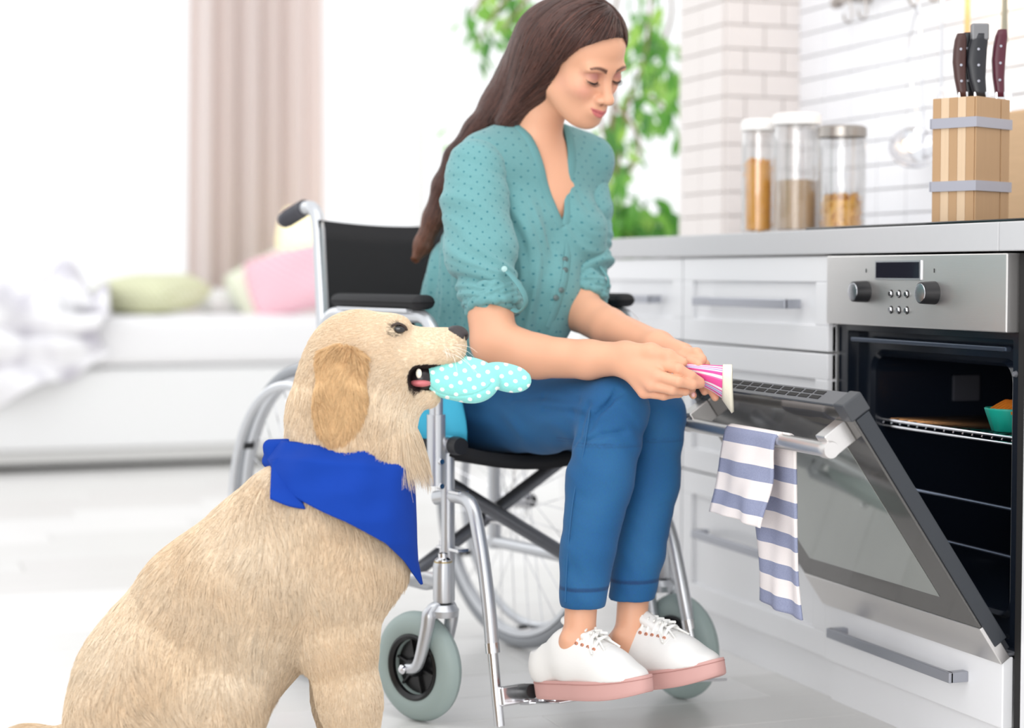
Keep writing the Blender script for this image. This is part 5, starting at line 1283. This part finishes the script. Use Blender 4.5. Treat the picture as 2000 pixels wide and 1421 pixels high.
for pts in ([(1152, 800), (1140, 880), (1122, 960), (1110, 1060), (1104, 1175)], [(1265, 1000), (1240, 1080), (1215, 1175)][:0]):
    P = [ray_hit(jn, x, y, 3.0, 3.6, 500) for x, y in pts]; P = [Vector(p-WR+np.array([0, -.0012, 0])) for p in P if p is not None]
    if len(P) > 2: tube('side_seam', P, .0013, mat('seam_blue', (36, 92, 138), .8), woman, 6, sm=5)
# --- blouse
M_bl = dots_mat('teal_dotted_cotton', (100, 152, 155), (52, 118, 128), .0240, .0019, bump=.35)
M_bls = dots_mat('teal_dotted_cotton_sleeve', (104, 156, 159), (52, 118, 128), .0240, .0019, bump=.35)
M_plain = mat('teal_plain_trim', (98, 148, 151), .85, bump=.3, bscale=300)
def folds(P, N, amp, seed, dirv):
    u = P@np.array(dirv); r_ = np.random.default_rng(seed); D_ = np.zeros(len(P)); w1 = .020*np.sin(P[:, 2]*17+seed)+.014*np.sin(P[:, 0]*29-P[:, 2]*9); fr = [34, 57, 93]
    for k, f_ in enumerate(fr): D_ += np.sin((u+w1)*f_*2+r_.uniform(0, 6)+1.5*np.sin(P[:, 2]*11+k))**3/(k+1)**.8
    return P+N*(amp*D_)[:, None]
tb = SDF()
tb.cap(K(940, 322, 3.50), K(1138, 325, 3.675), .050, .050, k=.05); tb.cap(K(1035, 275, 3.61), K(950, 310, 3.53), .046, .046, k=.04); tb.cap(K(1050, 275, 3.63), K(1150, 312, 3.68), .044, .046, k=.04)
tb.ell(K(1020, 420, 3.62), (.148, .112, .16), MT, k=.06); tb.ell(K(975, 580, 3.66), (.142, .118, .17), MT, k=.06); tb.ell(K(938, 730, 3.69), (.165, .135, .105), MT, k=.06)
for q in (-1, 1): tb.ell(K(1078, 455, 3.55)+q*.058*Lc, (.058, .050, .062), MT, k=.04)
tb.cap(K(1050, 560, 3.55), K(1010, 700, 3.56), .085, .08, k=.05)
tb.ell(K(905, 620, 3.70), (.09, .09, .13), MT, k=.05)
N0 = K(1050, 250, 3.59); B0 = K(1112, 442, 3.50)
def bpost(P, F):
    d = P-N0; l = d@Lc; f = d@Fc; z = P[..., 2]; h = np.clip((z-B0[2])/(N0[2]-B0[2]), 0, 1.4); lc = (B0-N0)@Lc*(1-h); w_ = .004+.052*h**.8
    dv = np.maximum(np.maximum(np.abs(l-lc)-w_, B0[2]-z), -(f+.012)); F = np.maximum(F, -dv)
    dn = np.sqrt((l+.004)**2+(f+.006)**2)-.052; dn = np.maximum(dn, K(0, 318, 3.55)[2]-z); F = np.maximum(F, -dn)
    for a, y_ in ((0, 1),):
        F = np.maximum(F, K(0, 822, 3.7)[2]-z)
    return F.astype(np.float32)
BV, BQ = tb.mesh(.0038, post=bpost); bn = vnormals(BV, BQ)
ax0 = K(985, 500, 3.65); dd = BV-ax0; ang = np.arctan2(dd@Lc, -(dd@Fc)); bu = np.stack([ang*.135, BV[:, 2]-.0*ang], -1)
inner = (toH(BV)[:, 2] > -.30)
BV2 = folds(BV, bn, 1, 3, (.8, -.35, .25)); BV2 = BV+(BV2-BV)*(.0008+.0060*np.clip((K(0, 330, 3.6)[2]-BV[:, 2])/.14, 0, 1))[:, None]
np_mesh('blouse', BV2-WR, BQ, M_bl, woman, uv=bu, smooth_it=2)
def sleeve(name, path, cuff_c, cuff_d, cuff_r, seed, fdir):
    S = SDF(); S.chain(path, k=.008); V, Q = S.mesh(.0032); n_ = vnormals(V, Q)
    a0, a1 = path[0][0], path[-1][0]; ax = (a1-a0)/np.linalg.norm(a1-a0); s1 = np.cross(ax, [0, 1, 0]); s1 /= np.linalg.norm(s1); s2 = np.cross(ax, s1); d = V-a0; t = d@ax
    uv = np.stack([np.arctan2(d@s1, d@s2)*.064, t], -1); L = np.linalg.norm(a1-a0)
    amp = .0012+.0062*np.clip(t/L, 0, 1)**1.3
    u = V@np.array(fdir); D_ = np.zeros(len(V)); r_ = np.random.default_rng(seed)
    for k, f_ in enumerate((40, 70, 110)): D_ += np.sin((u+.02*np.sin(t*30+seed))*f_*2+r_.uniform(0, 6))**3/(k+1)
    V = V+n_*(amp*D_)[:, None]
    np_mesh(name, V-WR, Q, M_bls, woman, uv=uv, smooth_it=2)
    c = SDF(); R2 = cuff_r; cd = cuff_d/np.linalg.norm(cuff_d); q1 = np.cross(cd, [0, 1, 0]); q1 /= np.linalg.norm(q1); q2 = np.cross(cd, q1); n = 22
    for ring_i in range(3):
        for i in range(n):
            a, b = 2*math.pi*i/n, 2*math.pi*(i+1)/n; w0 = cuff_c+cd*(.013*(ring_i-1)); e = .003*math.sin(3*a+ring_i*2); rr = R2*(1-.02*ring_i)
            c.cap(w0+rr*(q1*math.cos(a)+q2*math.sin(a))+cd*e, w0+rr*(q1*math.cos(b)+q2*math.sin(b))+cd*e, .0075, k=.005)
    cv, cq = c.mesh(.0024); dc = cv-cuff_c; uvc = np.stack([np.arctan2(dc@q1, dc@q2)*R2, dc@cd], -1); cn = vnormals(cv, cq)
    cv = cv+cn*(.0012*np.sin(uvc[:, 0]*260+8*np.sin(uvc[:, 1]*90)))[:, None]
    np_mesh(name.replace('sleeve', 'cuff'), cv-WR, cq, M_bls, woman, uv=uvc, smooth_it=1)
sleeve('sleeve', [(K(930, 330, 3.485), .056), (K(928, 400, 3.465), .063), (K(940, 500, 3.435), .064), (K(958, 575, 3.41), .054)], K(963, 588, 3.402), K(968, 640, 3.38)-K(955, 540, 3.42), .047, 2, (.5, .2, 1))
sleeve('sleeve', [(K(1138, 350, 3.68), .048), (K(1143, 420, 3.65), .054), (K(1140, 500, 3.61), .052), (K(1134, 555, 3.58), .046)], K(1136, 566, 3.575), K(1132, 605, 3.55)-K(1150, 520, 3.60), .046, 5, (-.5, .2, 1))
# tab loop, placket, buttons
def surf_pts(S, pts, b0=3.1, b1=3.8, off=.002):
    P = [ray_hit(S, x, y, b0, b1, 500) for x, y in pts]; return [Vector(p-WR+np.array([0, -off, 0])) for p in P if p is not None]
tube('sleeve_tab', [Vector(K(x, y, b)-WR) for x, y, b in ((986, 525, 3.36), (1005, 545, 3.345), (1022, 570, 3.34), (1027, 592, 3.345), (1015, 608, 3.355), (1002, 604, 3.365))], .0075, M_plain, woman, 10, sm=5, flat=.35)
lathe('tab_button', [(0, -.003), (.005, -.002), (.0055, .001)], mat('pale_button', (170, 205, 204), .3), woman, 16, tuple(K(985, 525, 3.352)-WR), 'Y')
tube('cuff_tie', [Vector(K(x, y, b)-WR) for x, y, b in ((1172, 520, 3.56), (1186, 540, 3.55), (1188, 556, 3.55), (1176, 568, 3.55), (1160, 570, 3.56))], .0035, M_plain, woman, 8, sm=5, flat=.5)
M_btn = mat('dark_button', (70, 92, 92), .3)
for x, y in ((1104, 506), (1104, 527), (1096, 566), (1086, 581)):
    p = surf_pts(tb, [(x, y)], off=.003)
    if p: lathe('button', [(0, -.0028), (.0048, -.0022), (.0056, 0), (.005, .002)], M_btn, woman, 16, tuple(p[0]), 'Y')
def vedge(sgn):
    P = []
    for i in range(15):
        h = i/14; z = B0[2]+(N0[2]-B0[2])*h*1.02; lc = (B0-N0)@Lc*(1-h); l = lc+sgn*(.005+.053*h**.8)
        o0 = N0+Lc*l; o0 = np.array([o0[0], o0[1], z]); fs = np.linspace(.22, -.06, 300); PP = o0[None]+fs[:, None]*Fc; e = tb.eval(PP); k = np.argmax(e < 0)
        if (e < 0).any(): P.append(PP[k]-Fc*.001)
    return P
PL, PR = vedge(-1), vedge(1)
back = [N0+.050*(math.sin(a)*Lc+math.cos(a)*Fc)+Zc*(.004+.012*math.sin((a-math.radians(80))/math.radians(200)*math.pi)) for a in np.radians(np.linspace(280, 80, 13))]
tube('collar_band', [Vector(p-WR) for p in PL+back[1:-1]+PR[::-1]], .0105, M_plain, woman, 10, sm=2, flat=.4)
P = surf_pts(tb, [(1112, 445), (1110, 480), (1108, 510), (1102, 550), (1090, 590), (1072, 640)], off=.0005); tube('placket', P, .009, M_plain, woman, 8, sm=4, flat=.3)
# --- hair
hr = SDF(); hb_ = (-.62, .22, -.76)
hr.ell(H(0, -.010, .036), (.081, .090, .084), MH, k=.02, flow=hb_, fl=1); hr.ell(H(-.01, .020, .062), (.066, .058, .046), MH, k=.03, flow=hb_, fl=1)
hr.ell(H(-.032, -.045, -.020), (.050, .055, .080), MH, k=.055, flow=(-.62, .1, -.78), fl=1)
TP = [(K(1030, 150, 3.58), .054), (K(985, 212, 3.60), .043), (K(936, 258, 3.62), .028), (K(893, 308, 3.635), .022), (K(868, 362, 3.65), .020), (K(848, 425, 3.66), .018), (K(826, 478, 3.66), .014), (K(813, 503, 3.66), .006)]
hr.cap(H(-.02, -.075, .01), K(985, 205, 3.60), .046, .038, k=.05, flow=(-.6, .1, -.8), fl=1); hr.cap(H(-.050, -.030, -.035), K(992, 238, 3.555), .026, .022, k=.03, flow=(-.7, .1, -.7), fl=1)
for (p, r1), (q, r2) in zip(TP[:-1], TP[1:]): hr.cap(p, q, r1, r2, k=.014, flow=tuple((q-p)/np.linalg.norm(q-p)), fl=1)
def hairmask(P):
    """positive in front of the hairline"""
    h = toH(P); l, f, u = h[..., 0], h[..., 1], h[..., 2]
    line = np.where(u > 0, .029+.62*u, .029+.25*u)+.02*np.exp(-((l-.035)/.03)**2)*0-.25*np.maximum(np.abs(l)-.045, 0)
    return np.where(u > -.18, f-line, -.05)
def hpost(P, F): m = hairmask(P); k = .012; h = np.maximum(k-np.abs(F-m), 0)/k; return (np.maximum(F, m)+h*h*k*.25).astype(np.float32)
RV_, RQ_ = hr.mesh(.003, post=hpost); rn_ = vnormals(RV_, RQ_)
s = NT('brown_hair_shell'); tc = s.n('ShaderNodeTexCoord'); mp = s.n('ShaderNodeMapping', i_0=tc.outputs['Object']); mp.inputs['Rotation'].default_value = (0, math.radians(-41), 0); mp.inputs['Scale'].default_value = (1, 1, .04)
nz = s.n('ShaderNodeTexNoise', i_0=mp.outputs[0]); nz.inputs['Scale'].default_value = 260; s.l(s.mix(nz.outputs[0], lin((44, 27, 24)), lin((82, 50, 42))), s.b.inputs['Base Color']); s.b.inputs['Roughness'].default_value = .45
bp = s.n('ShaderNodeBump', i_Height=nz.outputs[0]); bp.inputs['Strength'].default_value = .6; bp.inputs['Distance'].default_value = .002; s.l(bp.outputs[0], s.b.inputs['Normal'])
np_mesh('hair', RV_-WR, RQ_, s.m, woman, smooth_it=2)
def hair_strands(n, steps, ds):
    wt = np.where(rn_[:, 1] < .3, 1, .35); P, nn = sample_faces(RV_, RQ_, rn_, n, wt); ok = hairmask(P) < -.002; P = P[ok]; out = [P]
    U = [q for q in hr.p]; jit = RNG.normal(0, .035, P.shape)
    for k in range(steps):
        Wt = np.zeros(len(P)); FL = np.zeros(P.shape)
        for q in U: d = hr.one(q, P); w_ = np.exp(-np.clip(d, -.01, 1)/.012); Wt += w_; FL += w_[:, None]*np.array(q['flow'])
        FL /= Wt[:, None]; h = toH(P); far = (h[:, 0] > .022) & (h[:, 2] > -.02) & (h[:, 1] > -.06); FL = np.where(far[:, None], np.array([.45, .25, -.85]), FL)+jit
        g = hr.grad(P); FL -= g*(FL*g).sum(1, keepdims=True); FL /= np.linalg.norm(FL, axis=1, keepdims=True)+1e-9
        P = P+FL*ds; e = hr.eval(P); P = P-g*(e-.0012-.001*np.sin(jit[:, 0]*90))[:, None]; out.append(P)
    PT = np.stack(out, 1); m = hairmask(PT.reshape(-1, 3)).reshape(PT.shape[:2]); bad = m > .004
    first = np.where(bad.any(1), bad.argmax(1), PT.shape[1])          # stop a strand at the hairline
    for i in np.where(bad.any(1))[0]: k = max(first[i]-1, 0); PT[i, k:] = PT[i, k]
    return PT
HS = hair_strands(9000, 13, .009); nH = len(HS); r_ = RNG.random((nH, 1)); wv = .5+.5*np.sin(HS[:, 0, 0:1]*140+HS[:, 0, 2:3]*120)
hc_ = linc((62, 38, 33))*(1-r_)+linc((112, 70, 58))*r_; low = np.clip((K(0, 330, 3.6)[2]-HS[:, 0, 2:3])/.12, 0, 1); hc_ = hc_*(1-low)+linc((150, 96, 70))*(.6+.5*r_)*low; hc_ = hc_*(.42+.36*wv)
s = NT('brown_hair'); a_ = s.n('ShaderNodeAttribute', attribute_name='col'); s.l(a_.outputs['Color'], s.b.inputs['Base Color']); s.b.inputs['Roughness'].default_value = .38; s.b.inputs['Specular IOR Level'].default_value = .5
curves_obj('hair_strands', HS-WR, .00075*np.concatenate([[.5], np.ones(10), [.7, .5, .2]]), s.m, woman, hc_)
# --- shoes
M_sw = mat('white_leather', (232, 230, 227), .42, bump=.08, bscale=200); M_sole = mat('dusty_pink_sole', (204, 158, 152), .6, noise=.03, nscale=40); M_lace = mat('white_lace', (238, 237, 233), .8, bump=.4, bscale=900)
M_eyelet = mat('copper_eyelet', (222, 150, 120), .35, .6); M_line = mat('pink_lining', (220, 160, 140), .8)
def shoe(heel, toe, ankle, side_roll, nm):
    ax = toe-heel; L = np.linalg.norm(ax); fx = ax/L; sd = np.cross(Zc, fx); sd /= np.linalg.norm(sd); upv = np.cross(fx, sd); t = empty('shoe', tuple(heel-WR)); t.parent = woman; RM = Matrix(np.stack([fx, sd, upv], 1).tolist()); t.rotation_euler = RM.to_euler()
    # local: x to the toe, y to the left, z up; the sole outline
    xs = np.linspace(0, 1, 26); hw = .036+.010*np.sin(np.pi*np.clip((xs-.25)/.75, 0, 1))-.004*np.exp(-((xs-.38)/.12)**2)
    LL = .262; x0 = -.045; out = []
    for i in range(64):
        a = 2*math.pi*i/64; c, s_ = math.cos(a), math.sin(a); u = .5+.5*(abs(c)**.75)*(1 if c > 0 else -1); w_ = float(np.interp(u, xs, hw)); out.append((x0+LL*u, w_*(abs(s_)**.72)*(1 if s_ > 0 else -1)))
    V, F = [], []; rows = [(-.028, .93), (-.026, .97), (-.020, .985), (.002, 1.0), (.005, .985), (.005, .90)]
    cx = x0+LL/2
    for z, sc in rows:
        for x, y in out: k = 1-(1-sc)*.35; V.append((cx+(x-cx)*k, y*sc, z+.010*max(0, (x-.13)/.09)**2*(1 if z < 0 else .5)))
    n = 64
    for i in range(len(rows)-1):
        for j in range(n): F.append((i*n+j, i*n+(j+1) % n, (i+1)*n+(j+1) % n, (i+1)*n+j))
    F.append(tuple(range(n))[::-1]); F.append(tuple((len(rows)-1)*n+j for j in range(n))); o = pymesh('sole', V, F, M_sole, t); auto_smooth(o, 50)
    tube('sole_line', [(cx+(x-cx)*1.0, y*1.004, .000+.005*max(0, (x-.13)/.09)**2) for x, y in out+[out[0]]], .0008, mat('sole_groove', (176, 128, 122), .7), o, 5, caps=False)
    S = SDF(); S.ell((.157, 0, .006), (.050, .040, .024), k=.02); S.ell((.11, 0, .020), (.06, .0385, .038), k=.03); S.cap((.055, 0, .030), (.125, 0, .022), .034, .030, k=.03)
    S.cap((-.010, 0, .030), (.05, 0, .034), .0335, .035, k=.03); S.cap((-.008, 0, .055), (.03, 0, .062), .030, .031, k=.02); S.cap((.045, 0, .070), (.095, 0, .052), .022, .020, k=.03)
    S.ell((-.012, 0, .020), (.032, .0335, .03), k=.02)
    al = np.array([(ankle-heel)@fx, (ankle-heel)@sd, (ankle-heel)@upv])
    S.cap((.012, 0, .072), (.018, 0, .16), .026, .040, k=.006, op='s')
    def sp(P, F):
        z = P[..., 2]; x = P[..., 0]; F = np.maximum(F, .002-z); top = .056+.052*np.clip((x+.015)/.075, 0, 1); return np.maximum(F, z-top).astype(np.float32)
    v, q = S.mesh(.0024, post=sp); np_mesh('upper', v, q, M_sw, t, smooth_it=3)
    # tongue, laces, eyelets, seams
    tg = SDF(); tg.cap((.052, 0, .112), (.100, 0, .074), .008, .008, k=.01); tg.cap((.050, -.014, .106), (.10, -.012, .070), .007, .007, k=.012); tg.cap((.050, .014, .106), (.10, .012, .070), .007, .007, k=.012); v, q = tg.mesh(.0024); np_mesh('tongue', v, q, M_sw, t, smooth_it=2)
    def top_at(x, y):
        zs = np.linspace(.13, .0, 260); P = np.stack([np.full(260, x), np.full(260, y), zs], -1); e = S.eval(P); k = np.argmax(e < 0); return zs[k] if (e < 0).any() else .05
    for i in range(6):
        x = .060+.0125*i; w_ = .0265-.0006*i
        z1 = max(top_at(x, w_-.008), .03); z0 = top_at(x, 0)+.004
        for q_ in (-1, 1):
            zz = top_at(x, q_*w_); lathe('eyelet', [(.0012, -.0016), (.0030, -.0018), (.0036, 0), (.003, .0012)], M_eyelet, t, 12, (x, q_*(w_+.0012), zz-.001), 'Y')
            x2 = x+.0125 if i < 5 else x
            tube('lace', [(x, q_*w_, zz+.0005), (x+.002, q_*w_*.55, (zz+z0)/2+.006), (x+.006, 0, z0+.004), (x2, -q_*w_*.55, z0+.002)], .0026, M_lace, t, 7, sm=4, flat=.7)
    for q_ in (-1, 1):
        tube('lace_loop', [(.105, q_*.004, top_at(.10, 0)+.006), (.112, q_*.022, .066), (.125, q_*.034, .052), (.118, q_*.026, .056), (.108, q_*.006, top_at(.10, 0)+.007)], .0022, M_lace, t, 7, sm=5)
        tube('lace_end', [(.106, q_*.002, top_at(.10, 0)+.006), (.122, q_*.010, top_at(.122, 0)+.004), (.142, q_*.020, top_at(.142, q_*.02)+.002)], .0020, M_lace, t, 7, sm=4)
    P = []
    for y in np.linspace(-.034, .034, 13): P.append((.126+.012*(1-(y/.034)**2), y, top_at(.126+.012*(1-(y/.034)**2), y)+.0002))
    tube('toe_seam', P, .0009, mat('seam_grey', (222, 220, 216), .6), t, 6)
    return t
shoe(NHEEL, NTOE, AN, 0, 'n'); shoe(FHEEL, FTOE, AF, 0, 'f')
# --- pink striped mitt in her hands
proot = K(1380, 745, 3.21); pk = empty('oven_mitt', toW(proot), -YAW, label='pink and white striped oven mitt cuff held in the woman\'s hands', cat='oven mitt')
sec = [(1312, 714, 716, 5, .008), (1330, 712, 728, 0, .011), (1350, 712, 741, 0, .014), (1372, 713, 752, 2, .018), (1392, 714, 763, 4, .023), (1412, 715, 777, 6, .028)]
XS_ = [q[0] for q in sec]
def psec(x, th, grow=0):
    y0 = np.interp(x, XS_, [q[1] for q in sec]); y1 = np.interp(x, XS_, [q[2] for q in sec]); hd_ = np.interp(x, XS_, [q[4] for q in sec]); c, s_ = math.cos(th), math.sin(th)
    return K(x+.06*(0)*c, (y0+y1)/2+(y1-y0)/2*c*(1+grow), 3.212+hd_*s_*(1+grow)+(.012*c if x > 1340 else 0))-proot
nx, nt2 = 30, 56; V, UV, F = [], [], []
for i in range(nx+1):
    x = 1312+100*i/nx
    for j in range(nt2+1): th = 2*math.pi*j/nt2; V.append(psec(x, th)); UV.append((j/nt2, i/nx))
for i in range(nx):
    for j in range(nt2): a = i*(nt2+1)+j; F.append((a, a+1, a+nt2+2, a+nt2+1))
s = NT('pink_striped_cotton'); uvn = s.n('ShaderNodeUVMap'); sx = s.n('ShaderNodeSeparateXYZ', i_0=uvn.outputs[0])
rp = s.n('ShaderNodeValToRGB', i_0=s.math('FRACT', s.math('MULTIPLY', s.math('ADD', sx.outputs[0], .015), 4.0))); rp.color_ramp.interpolation = 'CONSTANT'; el = rp.color_ramp.elements
cols = [(0, (236, 84, 158)), (.30, (250, 240, 244)), (.40, (236, 84, 158)), (.46, (214, 206, 240)), (.54, (150, 84, 160)), (.57, (214, 206, 240)), (.65, (236, 84, 158)), (.80, (252, 236, 240)), (.93, (240, 120, 178))]
el[0].position = 0; el[0].color = lin(cols[0][1]); el[1].position = cols[1][0]; el[1].color = lin(cols[1][1])
for p_, c_ in cols[2:]: e_ = el.new(p_); e_.color = lin(c_)
s.l(rp.outputs[0], s.b.inputs['Base Color']); s.b.inputs['Roughness'].default_value = .85
o = np_mesh('mitt_body', np.array(V), np.array(F), s.m, pk, uv=np.array(UV)); md = o.modifiers.new('t', 'SOLIDIFY'); md.thickness = .003; md.offset = 0
V, F = [], []
for i in range(5):
    for j in range(nt2+1):
        th = 2*math.pi*j/nt2; x = 1411+(4.2*i); p = psec(1412, th, .04); lowr = max(0, math.cos(th))
        V.append(p+np.array([(x-1411)/FPX*3.2*(1+.1*lowr), -.002*i, -.0065*lowr*i*.9]))
for i in range(4):
    for j in range(nt2): a = i*(nt2+1)+j; F.append((a, a+1, a+nt2+2, a+nt2+1))
o = np_mesh('cream_binding', np.array(V), np.array(F), mat('cream_binding_cloth', (240, 234, 214), .85, bump=.3, bscale=500), pk); md = o.modifiers.new('t', 'SOLIDIFY'); md.thickness = .005; md.offset = 0
